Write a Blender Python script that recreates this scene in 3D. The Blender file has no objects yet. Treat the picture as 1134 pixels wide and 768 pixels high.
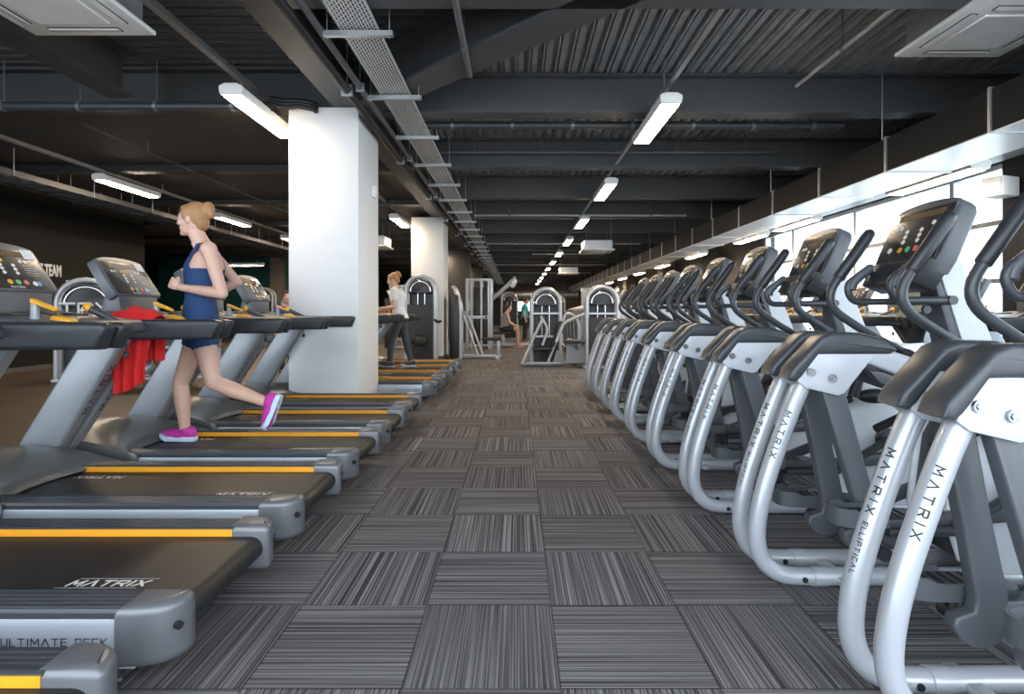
import bpy, bmesh, math, random
import numpy as np
from mathutils import Vector, Matrix, Quaternion
random.seed(4)
S = bpy.context.scene
COL = S.collection
R = math.radians
V = Vector

# ------------------------------------------------------------------ materials
MATS = {}
def mat(name, col, rough=0.5, metal=0.0, coat=0.0, var=0.12, bump=0.0, bscale=200.0, spec=0.5):
    m = bpy.data.materials.new(name); m.use_nodes = True
    nt = m.node_tree; b = nt.nodes['Principled BSDF']
    b.inputs['Metallic'].default_value = metal
    b.inputs['Coat Weight'].default_value = coat
    b.inputs['Specular IOR Level'].default_value = spec
    tc = nt.nodes.new('ShaderNodeTexCoord'); nz = nt.nodes.new('ShaderNodeTexNoise')
    nz.inputs['Scale'].default_value = 7.0; nz.inputs['Detail'].default_value = 4.0
    nt.links.new(tc.outputs['Object'], nz.inputs['Vector'])
    mr = nt.nodes.new('ShaderNodeMapRange')
    mr.inputs['To Min'].default_value = max(0.02, rough - 0.03); mr.inputs['To Max'].default_value = min(1, rough + 0.03)
    nt.links.new(nz.outputs['Fac'], mr.inputs['Value']); nt.links.new(mr.outputs['Result'], b.inputs['Roughness'])
    mx = nt.nodes.new('ShaderNodeMix'); mx.data_type = 'RGBA'
    mx.inputs[6].default_value = tuple(c * (1 - var) for c in col) + (1,)
    mx.inputs[7].default_value = tuple(min(1, c * (1 + var)) for c in col) + (1,)
    nt.links.new(nz.outputs['Fac'], mx.inputs[0]); nt.links.new(mx.outputs[2], b.inputs['Base Color'])
    if bump:
        n2 = nt.nodes.new('ShaderNodeTexNoise'); n2.inputs['Scale'].default_value = bscale
        nt.links.new(tc.outputs['Object'], n2.inputs['Vector'])
        bp = nt.nodes.new('ShaderNodeBump'); bp.inputs['Strength'].default_value = bump; bp.inputs['Distance'].default_value = 0.002
        nt.links.new(n2.outputs['Fac'], bp.inputs['Height']); nt.links.new(bp.outputs['Normal'], b.inputs['Normal'])
    MATS[name] = m
    return m
def emat(name, col, strength):
    m = bpy.data.materials.new(name); m.use_nodes = True
    nt = m.node_tree; nt.nodes.remove(nt.nodes['Principled BSDF'])
    e = nt.nodes.new('ShaderNodeEmission'); e.inputs['Color'].default_value = col + (1,); e.inputs['Strength'].default_value = strength
    nt.links.new(e.outputs[0], nt.nodes['Material Output'].inputs[0]); MATS[name] = m
    return m

mat('black_plastic', (0.022, 0.024, 0.028), 0.42, bump=0.1)
mat('charcoal_plastic', (0.045, 0.049, 0.056), 0.38, bump=0.08)
mat('slate_plastic', (0.085, 0.092, 0.102), 0.4)
mat('hood_grey', (0.10, 0.105, 0.105), 0.30, var=0.03)
mat('guard_smoke', (0.016, 0.016, 0.017), 0.45)
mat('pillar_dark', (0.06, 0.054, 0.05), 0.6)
mat('silver_paint', (0.25, 0.265, 0.285), 0.36, metal=0.3, coat=0.2, var=0.02)
mat('panel_silver', (0.42, 0.45, 0.50), 0.35, metal=0.3, coat=0.25, var=0.02)
mat('bolt_steel', (0.34, 0.34, 0.35), 0.25, metal=0.9)
mat('inlay_grey', (0.22, 0.21, 0.205), 0.45, var=0.02)
mat('tube_silver', (0.44, 0.46, 0.495), 0.30, metal=0.25, coat=0.4, var=0.0)
mat('white_shell', (0.50, 0.525, 0.56), 0.35, coat=0.3, var=0.02)
mat('chrome', (0.75, 0.75, 0.76), 0.15, metal=1.0)
mat('galvanised', (0.50, 0.51, 0.52), 0.38, metal=0.8)
mat('cap_grey', (0.15, 0.155, 0.165), 0.36, metal=0.3, bump=0.1)
mat('rubber_belt', (0.017, 0.0165, 0.0165), 0.5, bump=0.25, bscale=400)
mat('orange_line', (0.85, 0.36, 0.02), 0.4)
mat('yellow_key', (0.75, 0.37, 0.02), 0.45)
mat('shell_bright', (0.74, 0.77, 0.81), 0.35, coat=0.3, var=0.02)
mat('screen_glass', (0.035, 0.031, 0.03), 0.22, coat=0.5)
mat('display_amber', (0.10, 0.07, 0.035), 0.25, coat=0.5)
mat('key_white', (0.75, 0.75, 0.72), 0.5)
mat('key_green', (0.12, 0.5, 0.2), 0.5)
mat('key_red', (0.65, 0.13, 0.12), 0.5)
mat('key_blue', (0.10, 0.35, 0.65), 0.5)
mat('paper_white', (0.78, 0.79, 0.82), 0.8)
mat('ink_black', (0.012, 0.012, 0.013), 0.5)
mat('print_white', (0.82, 0.82, 0.80), 0.6)
mat('wall_black', (0.006, 0.0053, 0.0046), 0.6, spec=0.25)
mat('wall_grey', (0.085, 0.08, 0.076), 0.7)
mat('wall_teal', (0.012, 0.085, 0.088), 0.6)
mat('wall_tan', (0.20, 0.17, 0.135), 0.7)
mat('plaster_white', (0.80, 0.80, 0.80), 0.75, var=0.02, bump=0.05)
mat('steel_black', (0.085, 0.086, 0.089), 0.45, var=0.18)
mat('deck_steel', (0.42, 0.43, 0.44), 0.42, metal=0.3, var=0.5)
mat('ceiling_board', (0.065, 0.063, 0.060), 0.75, var=0.05)
mat('duct_dark', (0.011, 0.012, 0.0135), 0.55, spec=0.2)
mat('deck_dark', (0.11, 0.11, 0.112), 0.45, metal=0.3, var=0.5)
mat('steel_left', (0.042, 0.042, 0.043), 0.45, var=0.15)
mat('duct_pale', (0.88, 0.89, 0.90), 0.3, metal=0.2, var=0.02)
mat('white_plastic', (0.90, 0.88, 0.85), 0.45)
mat('vent_dark', (0.03, 0.026, 0.022), 0.6)
mat('skin', (0.62, 0.38, 0.29), 0.5, var=0.06)
mat('hair_blond', (0.36, 0.185, 0.075), 0.55, bump=0.8, bscale=60, var=0.35)
mat('hair_dark', (0.05, 0.03, 0.02), 0.55, bump=0.6, bscale=60)
mat('cloth_navy', (0.012, 0.045, 0.14), 0.8, bump=0.3)
mat('cloth_white', (0.78, 0.77, 0.77), 0.85, bump=0.3)
mat('cloth_black', (0.02, 0.02, 0.023), 0.8, bump=0.3)
mat('cloth_grey', (0.36, 0.36, 0.35), 0.85, bump=0.3)
mat('cloth_dark', (0.05, 0.055, 0.065), 0.85, bump=0.3)
mat('cloth_teal', (0.02, 0.34, 0.38), 0.85)
mat('cloth_khaki', (0.30, 0.29, 0.22), 0.85)
mat('cloth_green', (0.15, 0.55, 0.05), 0.7)
mat('cloth_blue', (0.03, 0.10, 0.38), 0.85)
mat('towel_red', (0.62, 0.018, 0.018), 0.95, bump=0.8, bscale=500)
mat('shoe_magenta', (0.50, 0.03, 0.30), 0.6)
mat('shoe_sole', (0.55, 0.70, 0.85), 0.6)
mat('shoe_red', (0.70, 0.04, 0.03), 0.6)
mat('lip', (0.45, 0.16, 0.14), 0.5)
mat('pink_strap', (0.75, 0.45, 0.45), 0.8)
mat('pad_black', (0.02, 0.02, 0.021), 0.5, bump=0.2)
mat('outside_ground', (0.75, 0.75, 0.74), 0.9)
emat('led_glow', (1.0, 0.80, 0.58), 42.0)

def nodes_of(name):
    m = bpy.data.materials.new(name); m.use_nodes = True; MATS[name] = m
    return m, m.node_tree, m.node_tree.nodes['Principled BSDF']

def carpet_material():
    m, nt, b = nodes_of('carpet_tiles'); N = nt.nodes.new; L = nt.links.new
    tc = N('ShaderNodeTexCoord'); off = N('ShaderNodeVectorMath'); off.operation = 'SUBTRACT'
    off.inputs[1].default_value = (0.139, 2.253, -0.13)
    L(tc.outputs['Object'], off.inputs[0])
    chk = N('ShaderNodeTexChecker'); chk.inputs['Scale'].default_value = 2.0
    chk.inputs['Color1'].default_value = (0, 0, 0, 1); chk.inputs['Color2'].default_value = (1, 1, 1, 1)
    L(off.outputs[0], chk.inputs['Vector'])
    # random offset for every tile
    sc = N('ShaderNodeVectorMath'); sc.operation = 'SCALE'; sc.inputs['Scale'].default_value = 2.0; L(off.outputs[0], sc.inputs[0])
    fl = N('ShaderNodeVectorMath'); fl.operation = 'FLOOR'; L(sc.outputs[0], fl.inputs[0])
    wn = N('ShaderNodeTexWhiteNoise'); L(fl.outputs[0], wn.inputs['Vector'])
    jit = N('ShaderNodeVectorMath'); jit.operation = 'SCALE'; jit.inputs['Scale'].default_value = 17.0; L(wn.outputs['Color'], jit.inputs[0])
    def stripes(sx, sy):
        mu = N('ShaderNodeVectorMath'); mu.operation = 'MULTIPLY'; mu.inputs[1].default_value = (sx, sy, 0)
        L(tc.outputs['Object'], mu.inputs[0])
        ad = N('ShaderNodeVectorMath'); ad.operation = 'ADD'; L(mu.outputs[0], ad.inputs[0]); L(jit.outputs[0], ad.inputs[1])
        nz = N('ShaderNodeTexNoise'); nz.inputs['Scale'].default_value = 1.0; nz.inputs['Detail'].default_value = 0.6
        nz.inputs['Roughness'].default_value = 0.5
        L(ad.outputs[0], nz.inputs['Vector']); return nz
    a = stripes(190.0, 0.8); c = stripes(0.8, 190.0)
    mx = N('ShaderNodeMix'); mx.data_type = 'FLOAT'
    L(chk.outputs['Fac'], mx.inputs[0]); L(a.outputs['Fac'], mx.inputs[2]); L(c.outputs['Fac'], mx.inputs[3])
    fuzz = N('ShaderNodeTexNoise'); fuzz.inputs['Scale'].default_value = 380.0; fuzz.inputs['Detail'].default_value = 2.0
    L(tc.outputs['Object'], fuzz.inputs['Vector'])
    fm = N('ShaderNodeMath'); fm.operation = 'MULTIPLY_ADD'; fm.inputs[1].default_value = 0.42; fm.inputs[2].default_value = -0.21
    L(fuzz.outputs['Fac'], fm.inputs[0])
    sm = N('ShaderNodeMath'); sm.operation = 'ADD'; L(mx.outputs[0], sm.inputs[0]); L(fm.outputs[0], sm.inputs[1])
    cr = N('ShaderNodeValToRGB'); e = cr.color_ramp.elements
    e[0].position = 0.28; e[0].color = (0.036, 0.034, 0.036, 1)
    e[1].position = 0.74; e[1].color = (0.29, 0.277, 0.284, 1)
    x = e.new(0.5); x.color = (0.122, 0.116, 0.121, 1)
    L(sm.outputs[0], cr.inputs[0])
    fr = N('ShaderNodeVectorMath'); fr.operation = 'FRACTION'; L(sc.outputs[0], fr.inputs[0])
    sp = N('ShaderNodeSeparateXYZ'); L(fr.outputs[0], sp.inputs[0])
    def edge(o):
        p = N('ShaderNodeMath'); p.operation = 'PINGPONG'; p.inputs[1].default_value = 0.5; L(o, p.inputs[0])
        g = N('ShaderNodeMath'); g.operation = 'GREATER_THAN'; g.inputs[1].default_value = 0.007; L(p.outputs[0], g.inputs[0]); return g
    ex, ey = edge(sp.outputs[0]), edge(sp.outputs[1])
    mn = N('ShaderNodeMath'); mn.operation = 'MINIMUM'; L(ex.outputs[0], mn.inputs[0]); L(ey.outputs[0], mn.inputs[1])
    ms = N('ShaderNodeMath'); ms.operation = 'MULTIPLY_ADD'; ms.inputs[1].default_value = 0.45; ms.inputs[2].default_value = 0.55
    L(mn.outputs[0], ms.inputs[0])
    tl = N('ShaderNodeMath'); tl.operation = 'MULTIPLY_ADD'; tl.inputs[1].default_value = 0.22; tl.inputs[2].default_value = 0.89; L(wn.outputs['Value'], tl.inputs[0])
    mm = N('ShaderNodeMath'); mm.operation = 'MULTIPLY'; L(ms.outputs[0], mm.inputs[0]); L(tl.outputs[0], mm.inputs[1])
    vs = N('ShaderNodeVectorMath'); vs.operation = 'SCALE'; L(cr.outputs[0], vs.inputs[0]); L(mm.outputs[0], vs.inputs['Scale'])
    L(vs.outputs[0], b.inputs['Base Color'])
    b.inputs['Roughness'].default_value = 0.95; b.inputs['Specular IOR Level'].default_value = 0.15
    bp = N('ShaderNodeBump'); bp.inputs['Strength'].default_value = 0.5; bp.inputs['Distance'].default_value = 0.004
    L(sm.outputs[0], bp.inputs['Height']); L(bp.outputs['Normal'], b.inputs['Normal'])
carpet_material()

def wood_material():
    m, nt, b = nodes_of('wood_floor'); N = nt.nodes.new; L = nt.links.new
    tc = N('ShaderNodeTexCoord'); br = N('ShaderNodeTexBrick'); br.inputs['Scale'].default_value = 1.0
    br.inputs['Brick Width'].default_value = 1.6; br.inputs['Row Height'].default_value = 0.16; br.inputs['Mortar Size'].default_value = 0.003
    br.inputs['Color1'].default_value = (0.115, 0.080, 0.052, 1); br.inputs['Color2'].default_value = (0.085, 0.058, 0.037, 1)
    br.inputs['Mortar'].default_value = (0.03, 0.02, 0.014, 1); L(tc.outputs['Object'], br.inputs['Vector'])
    mu = N('ShaderNodeVectorMath'); mu.operation = 'MULTIPLY'; mu.inputs[1].default_value = (2.0, 30, 1); L(tc.outputs['Object'], mu.inputs[0])
    nz = N('ShaderNodeTexNoise'); nz.inputs['Scale'].default_value = 1.0; nz.inputs['Detail'].default_value = 5; L(mu.outputs[0], nz.inputs['Vector'])
    mr = N('ShaderNodeMapRange'); mr.inputs['To Min'].default_value = 0.55; mr.inputs['To Max'].default_value = 1.45; L(nz.outputs['Fac'], mr.inputs['Value'])
    vs = N('ShaderNodeVectorMath'); vs.operation = 'SCALE'; L(br.outputs['Color'], vs.inputs[0]); L(mr.outputs[0], vs.inputs['Scale'])
    L(vs.outputs[0], b.inputs['Base Color']); b.inputs['Roughness'].default_value = 0.5
wood_material()

def tray_material():
    m, nt, b = nodes_of('perforated_tray'); N = nt.nodes.new; L = nt.links.new
    b.inputs['Base Color'].default_value = (0.78, 0.78, 0.77, 1); b.inputs['Metallic'].default_value = 0.35; b.inputs['Roughness'].default_value = 0.42
    tc = N('ShaderNodeTexCoord'); sp = N('ShaderNodeSeparateXYZ'); L(tc.outputs['Object'], sp.inputs[0])
    cb = N('ShaderNodeCombineXYZ'); L(sp.outputs[1], cb.inputs[0]); L(sp.outputs[0], cb.inputs[1])
    br = N('ShaderNodeTexBrick'); br.inputs['Scale'].default_value = 1.0; br.inputs['Brick Width'].default_value = 0.055
    br.inputs['Row Height'].default_value = 0.026; br.inputs['Mortar Size'].default_value = 0.0065; br.inputs['Mortar Smooth'].default_value = 0.0
    L(cb.outputs[0], br.inputs['Vector'])
    tr = N('ShaderNodeBsdfTransparent'); mx = N('ShaderNodeMixShader')
    L(br.outputs['Fac'], mx.inputs[0]); L(tr.outputs[0], mx.inputs[1]); L(b.outputs[0], mx.inputs[2])
    L(mx.outputs[0], nt.nodes['Material Output'].inputs[0])
tray_material()

def glass_material():
    m, nt, b = nodes_of('window_glass'); N = nt.nodes.new; L = nt.links.new
    nt.nodes.remove(b)
    tr = N('ShaderNodeBsdfTransparent'); tr.inputs[0].default_value = (0.94, 0.97, 0.98, 1)
    gl = N('ShaderNodeBsdfGlossy'); gl.inputs['Roughness'].default_value = 0.02
    fz = N('ShaderNodeLayerWeight'); fz.inputs['Blend'].default_value = 0.15
    sc = N('ShaderNodeMath'); sc.operation = 'MULTIPLY'; sc.inputs[1].default_value = 0.35; L(fz.outputs['Facing'], sc.inputs[0])
    mx = N('ShaderNodeMixShader'); L(sc.outputs[0], mx.inputs[0]); L(tr.outputs[0], mx.inputs[1]); L(gl.outputs[0], mx.inputs[2])
    L(mx.outputs[0], nt.nodes['Material Output'].inputs[0])
glass_material()

# ------------------------------------------------------------------ mesh builder
class MB:
    def __init__(s): s.v = []; s.f = []
    def add(s, vs, fs):
        o = len(s.v); s.v += [tuple(p) for p in vs]; s.f += [tuple(i + o for i in f) for f in fs]
        return s
    def addbm(s, bm):
        bm.verts.ensure_lookup_table(); bm.verts.index_update()
        s.add([v.co[:] for v in bm.verts], [[v.index for v in f.verts] for f in bm.faces]); bm.free(); return s
    def box(s, x0, x1, y0, y1, z0, z1, bev=0.0, seg=2):
        bm = bmesh.new()
        P = [(x0,y0,z0),(x1,y0,z0),(x1,y1,z0),(x0,y1,z0),(x0,y0,z1),(x1,y0,z1),(x1,y1,z1),(x0,y1,z1)]
        return s.hexa(P, bev, seg)
    def hexa(s, P, bev=0.0, seg=2):
        bm = bmesh.new(); vs = [bm.verts.new(p) for p in P]
        for f in ((0,3,2,1),(4,5,6,7),(0,1,5,4),(1,2,6,5),(2,3,7,6),(3,0,4,7)): bm.faces.new([vs[i] for i in f])
        bmesh.ops.recalc_face_normals(bm, faces=bm.faces)
        if bev: bmesh.ops.bevel(bm, geom=bm.edges[:], offset=bev, segments=seg, profile=0.5, affect='EDGES')
        return s.addbm(bm)
    def prism(s, prof, y0, y1, bev=0.0, seg=2, plane='xz'):
        """closed outline in a plane, extruded along the third axis"""
        bm = bmesh.new()
        def P(a, b, t): return {'xz': (a, t, b), 'yz': (t, a, b), 'xy': (a, b, t)}[plane]
        A = [bm.verts.new(P(a, b, y0)) for a, b in prof]; B = [bm.verts.new(P(a, b, y1)) for a, b in prof]
        n = len(prof)
        fa = bm.faces.new(A); fb = bm.faces.new(B[::-1])
        for i in range(n): bm.faces.new([A[i], B[i], B[(i+1) % n], A[(i+1) % n]])
        bmesh.ops.recalc_face_normals(bm, faces=bm.faces)
        if bev:
            ed = [e for e in bm.edges if (e.verts[0] in A and e.verts[1] in A) or (e.verts[0] in B and e.verts[1] in B)]
            bmesh.ops.bevel(bm, geom=ed, offset=bev, segments=seg, profile=0.5, affect='EDGES')
        return s.addbm(bm)
    def tube(s, pts, r, n=12, caps=True, flat=1.0, flatdir=None):
        pts = [V(p) for p in pts]; m = len(pts)
        rs = r if isinstance(r, (list, tuple)) else [r] * m
        T = []
        for i in range(m):
            a = pts[max(0, i-1)]; b = pts[min(m-1, i+1)]; d = (b - a)
            T.append(d.normalized() if d.length > 1e-9 else V((0,0,1)))
        ref = V(flatdir) if flatdir else (V((0,1,0)) if abs(T[0].y) < 0.9 else V((1,0,0)))
        vs = []
        u = (ref - T[0] * ref.dot(T[0])).normalized()
        for i in range(m):
            u = (u - T[i] * u.dot(T[i]))
            u = u.normalized() if u.length > 1e-6 else T[i].orthogonal().normalized()
            w = T[i].cross(u)
            for k in range(n):
                a = 2 * math.pi * k / n
                vs.append(pts[i] + (u * math.cos(a) * flat + w * math.sin(a)) * rs[i])
        fs = []
        for i in range(m-1):
            for k in range(n):
                fs.append((i*n+k, i*n+(k+1) % n, (i+1)*n+(k+1) % n, (i+1)*n+k))
        if caps: fs += [tuple(range(n))[::-1], tuple((m-1)*n + k for k in range(n))]
        return s.add(vs, fs)
    def cyl(s, a, b, r, n=16, r2=None): return s.tube([a, b], [r, r if r2 is None else r2], n)
    def ell(s, c, rad, n=16, m=10, axes=None):
        c = V(c); ax = axes or (V((1,0,0)), V((0,1,0)), V((0,0,1))); vs = []; fs = []
        for j in range(1, m):
            t = math.pi * j / m
            for k in range(n):
                a = 2*math.pi*k/n
                vs.append(c + ax[0]*(rad[0]*math.sin(t)*math.cos(a)) + ax[1]*(rad[1]*math.sin(t)*math.sin(a)) + ax[2]*(rad[2]*math.cos(t)))
        top = len(vs); vs.append(c + ax[2]*rad[2]); bot = len(vs); vs.append(c - ax[2]*rad[2])
        for j in range(m-2):
            for k in range(n): fs.append((j*n+k, (j+1)*n+k, (j+1)*n+(k+1) % n, j*n+(k+1) % n))
        for k in range(n):
            fs.append((top, k, (k+1) % n)); fs.append((bot, (m-2)*n+(k+1) % n, (m-2)*n+k))
        return s.add(vs, fs)
    def grid(s, rows, close=False):
        n = len(rows[0]); vs = [p for r in rows for p in r]; fs = []
        for i in range(len(rows)-1):
            for k in range(n-1 if not close else n):
                fs.append((i*n+k, i*n+(k+1) % n, (i+1)*n+(k+1) % n, (i+1)*n+k))
        return s.add(vs, fs)
    def strokes(s, polys, P, t, d, two=True):
        """ribbons along 2-D polylines; P(u, v, w) places them, w is the height above the surface"""
        for pl in polys:
            for (x0, y0), (x1, y1) in zip(pl, pl[1:]):
                dx, dy = x1-x0, y1-y0; l = math.hypot(dx, dy) or 1; ex, ey = dx/l*t*.5, dy/l*t*.5; nx, ny = -ey, ex
                q = [(x0-ex+nx, y0-ey+ny), (x0-ex-nx, y0-ey-ny), (x1+ex-nx, y1+ey-ny), (x1+ex+nx, y1+ey+ny)]
                s.add([P(a, b, d) for a, b in q], [(0,1,2,3)])
        return s
    def mesh(s, name):
        me = bpy.data.meshes.new(name); me.from_pydata(s.v, [], s.f); me.update()
        bm = bmesh.new(); bm.from_mesh(me); bmesh.ops.recalc_face_normals(bm, faces=bm.faces); bm.to_mesh(me); bm.free()
        return me
    def build(s, name, m, parent=None, smooth=38, recalc=True, loc=None):
        me = s.mesh(name) if recalc else None
        if me is None:
            me = bpy.data.meshes.new(name); me.from_pydata(s.v, [], s.f); me.update()
        me.materials.append(MATS[m])
        if smooth:
            me.polygons.foreach_set('use_smooth', [True] * len(me.polygons)); me.set_sharp_from_angle(angle=R(smooth))
        o = bpy.data.objects.new(name, me); COL.objects.link(o)
        if parent is not None: o.parent = parent
        if loc: o.location = loc
        return o

def repeat(name, mb, m, parent, places):
    me = mb.mesh(name); me.materials.append(MATS[m])
    for p in places:
        o = bpy.data.objects.new(name, me); COL.objects.link(o); o.parent = parent; o.location = p
def frange(a, b, d):
    out = []
    while a < b: out.append(a); a += d
    return out
def smooth(pts, k=6):
    """Catmull-Rom through the points"""
    P = [V(p) for p in pts]; out = []
    for i in range(len(P)-1):
        p0 = P[max(i-1, 0)]; p1 = P[i]; p2 = P[i+1]; p3 = P[min(i+2, len(P)-1)]
        for j in range(k):
            t = j / k
            out.append(0.5*((2*p1) + (p2-p0)*t + (2*p0-5*p1+4*p2-p3)*t*t + (3*p1-p0-3*p2+p3)*t**3))
    out.append(P[-1]); return out
def fillet(pts, r, k=5):
    P = [V(p) for p in pts]; out = [P[0]]
    for i in range(1, len(P)-1):
        a, b, c = P[i-1], P[i], P[i+1]; da = (a-b); dc = (c-b)
        d = min(r, da.length*.49, dc.length*.49); p = b + da.normalized()*d; q = b + dc.normalized()*d
        for j in range(k+1):
            t = j/k; out.append(p*(1-t)**2 + b*2*t*(1-t) + q*t*t)
    out.append(P[-1]); return out

def tag(o, label=None, cat=None, group=None, kind=None):
    if label: o['label'] = label
    if cat: o['category'] = cat
    if group: o['group'] = group
    if kind: o['kind'] = kind
    return o
def thing(name, label, cat, loc=(0,0,0), rz=0, group=None):
    o = bpy.data.objects.new(name, None); COL.objects.link(o); o.location = loc; o.rotation_euler = (0,0,rz)
    o.empty_display_size = 0.1
    return tag(o, label, cat, group)
def struct(o): o['kind'] = 'structure'; return o
def kids(o): return [c for c in COL.objects if c.parent == o]
def tree(o):
    """the thing with its parts, listed once so that copies are quick"""
    return [(c, kids(c)) for c in kids(o)]
def dup(o, tr, loc, rz=0, label=None):
    r = o.copy(); COL.objects.link(r); r.location = loc; r.rotation_euler = (0,0,rz)
    if label: r['label'] = label
    for c, gs in tr:
        a = c.copy(); COL.objects.link(a); a.parent = r
        for g in gs:
            b = g.copy(); COL.objects.link(b); b.parent = a
    return r

GLY = {'M': (1.1, [[(0,0),(.06,1),(.55,.3),(1.04,1),(1.1,0)]]), 'A': (1.0, [[(0,0),(.5,1),(1,0)]]),
       'T': (.95, [[(0,1),(.95,1)],[(.475,1),(.475,0)]]),
       'R': (.95, [[(0,0),(0,1),(.8,1),(.95,.85),(.95,.6),(.8,.45),(.15,.45)],[(.5,.45),(.95,0)]]),
       'I': (.12, [[(.06,0),(.06,1)]]), 'X': (.95, [[(0,0),(.95,1)],[(0,1),(.95,0)]]),
       'E': (.75, [[(.75,1),(0,1),(0,0),(.75,0)],[(0,.5),(.65,.5)]]), 'L': (.7, [[(0,1),(0,0),(.7,0)]]),
       'P': (.8, [[(0,0),(0,1),(.8,1),(.8,.45),(0,.45)]]), 'C': (.8, [[(.8,1),(0,1),(0,0),(.8,0)]]),
       'U': (.8, [[(0,1),(0,.1),(.1,0),(.7,0),(.8,.1),(.8,1)]]), 'D': (.8, [[(0,0),(0,1),(.65,1),(.8,.8),(.8,.2),(.65,0),(0,0)]]),
       'K': (.75, [[(0,0),(0,1)],[(.75,1),(.05,.5),(.75,0)]]), 'O': (.8, [[(0,0),(0,1),(.8,1),(.8,0),(0,0)]]), 'N': (.8, [[(0,0),(0,1),(.8,0),(.8,1)]]),
       ' ': (.5, [])}
def word(text, h, gap=.28, slant=0.0):
    """polylines of a word of height h, and its width"""
    x = 0; out = []
    for c in text:
        w, pl = GLY[c]
        out += [[((x + a + b*slant)*h, b*h) for a, b in p] for p in pl]; x += w + gap
    return out, (x - gap)*h
def flat_word(mb, text, h, o, ux, uy, t, gap=.28, slant=0.0, centre=True):
    o, ux, uy = V(o), V(ux).normalized(), V(uy).normalized(); nn = ux.cross(uy).normalized()
    pl, w = word(text, h, gap, slant); s = -w/2 if centre else 0
    mb.strokes(pl, lambda a, b, d: o + ux*(a+s) + uy*b + nn*d, t, 0.0012); return w
# ------------------------------------------------------------------ camera, world
H = 1.18; F = 620.0
cam = bpy.data.cameras.new('camera'); cam.sensor_width = 36; cam.lens = 36*F/1134
cam.shift_x = -5/1134; cam.shift_y = -39/1134; cam.clip_start = 0.05; cam.clip_end = 300
co = bpy.data.objects.new('camera', cam); COL.objects.link(co); co.location = (0,0,H); co.rotation_euler = (R(90),0,0); S.camera = co
def at(px, py, Y): return V(((px-572)*Y/F, Y, H-(py-345)*Y/F))
w = bpy.data.worlds.new('sky'); S.world = w; w.use_nodes = True
bg = w.node_tree.nodes['Background']; bg.inputs[0].default_value = (0.80, 0.90, 1.0, 1); bg.inputs[1].default_value = 3.1
S.view_settings.view_transform = 'Standard'; S.view_settings.look = 'None'; S.view_settings.gamma = 1
S.view_settings.use_curve_mapping = False; S.view_settings.exposure = 0.9
S.cycles.max_bounces = 8; S.cycles.diffuse_bounces = 4; S.cycles.glossy_bounces = 4; S.cycles.transparent_max_bounces = 12
S.cycles.use_denoising = True; S.cycles.sample_clamp_indirect = 6.0; S.cycles.caustics_reflective = False; S.cycles.caustics_refractive = False

# ------------------------------------------------------------------ room shell
YF = 48.0; XW = 6.3; XL = -9.7; ZB = 3.52; ZD = 4.0
struct(MB().box(-3.25, XW+.1, -1.5, YF, -0.08, 0).build('floor', 'carpet_tiles', smooth=0))
struct(MB().box(-16.2, -3.25, -1.5, YF, -0.08, 0.0).build('floor_wood', 'wood_floor', smooth=0))
struct(MB().box(-60, 90, -60, 140, -0.6, -0.1).build('ground_outside', 'outside_ground', smooth=0))
# ribbed steel deck: ribs run away from the camera on the aisle side, across it near the left
def rib_profile(t): return [(0,0),(t*.30,0),(t*.34,.06),(t*.62,.06),(t*.66,0),(t*.79,0),(t*.80,.05),(t*.88,.05),(t*.89,0)]
m = MB(); t = 0.155; x = -1.98
while x < XW:
    pr = rib_profile(t) + [(t, 0)]
    for (a, za), (b, zb) in zip(pr, pr[1:]):
        def y0(q): return max(3.2, 5.64 - .94*(q+.84)) if q < 2 else 3.2
        m.add([(x+a, y0(x+a), ZD+za), (x+b, y0(x+b), ZD+zb), (x+b, YF, ZD+zb), (x+a, YF, ZD+za)], [(0,1,2,3)])
    x += t
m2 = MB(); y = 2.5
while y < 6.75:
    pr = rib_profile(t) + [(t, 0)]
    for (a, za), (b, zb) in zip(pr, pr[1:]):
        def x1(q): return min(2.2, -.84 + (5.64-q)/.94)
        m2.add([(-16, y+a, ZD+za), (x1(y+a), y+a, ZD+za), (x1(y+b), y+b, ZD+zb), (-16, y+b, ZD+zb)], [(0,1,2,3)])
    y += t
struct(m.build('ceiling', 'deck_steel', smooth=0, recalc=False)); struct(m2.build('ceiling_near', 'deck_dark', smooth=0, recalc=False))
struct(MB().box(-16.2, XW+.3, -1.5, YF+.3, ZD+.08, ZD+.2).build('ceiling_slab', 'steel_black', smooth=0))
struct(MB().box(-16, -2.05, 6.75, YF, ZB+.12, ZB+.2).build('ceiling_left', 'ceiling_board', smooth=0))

def ibeam_profile(w=.22, h=.46, t=.022, wt=.03):
    a = w/2; b = wt/2
    return [(-a,0),(a,0),(a,t),(b,t),(b,h-t),(a,h-t),(a,h),(-a,h),(-a,h-t),(-b,h-t),(-b,t),(-a,t)]
bm_ = MB().prism(ibeam_profile(), -1.82, XW, plane='yz').mesh('beam')
bm_.materials.append(MATS['steel_black'])
ys = [4.22] + [6.69 + 2.47*k for k in range(17)]
for k, yy in enumerate(ys):
    o = bpy.data.objects.new('beam', bm_); COL.objects.link(o); o.location = (0, yy, ZB); struct(o); o['group'] = 'cross beams over the aisle'
bl = MB().prism(ibeam_profile(.24,.46), -16, -2.06, plane='yz').mesh('beam_left'); bl.materials.append(MATS['steel_left'])
for k, yy in enumerate([6.55] + [9.4 + 2.9*k for k in range(13)]):
    o = bpy.data.objects.new('beam_left', bl); COL.objects.link(o); o.location = (0, yy, ZB-(0 if k == 0 else .01)); struct(o); o['group'] = 'cross beams on the left'
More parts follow.
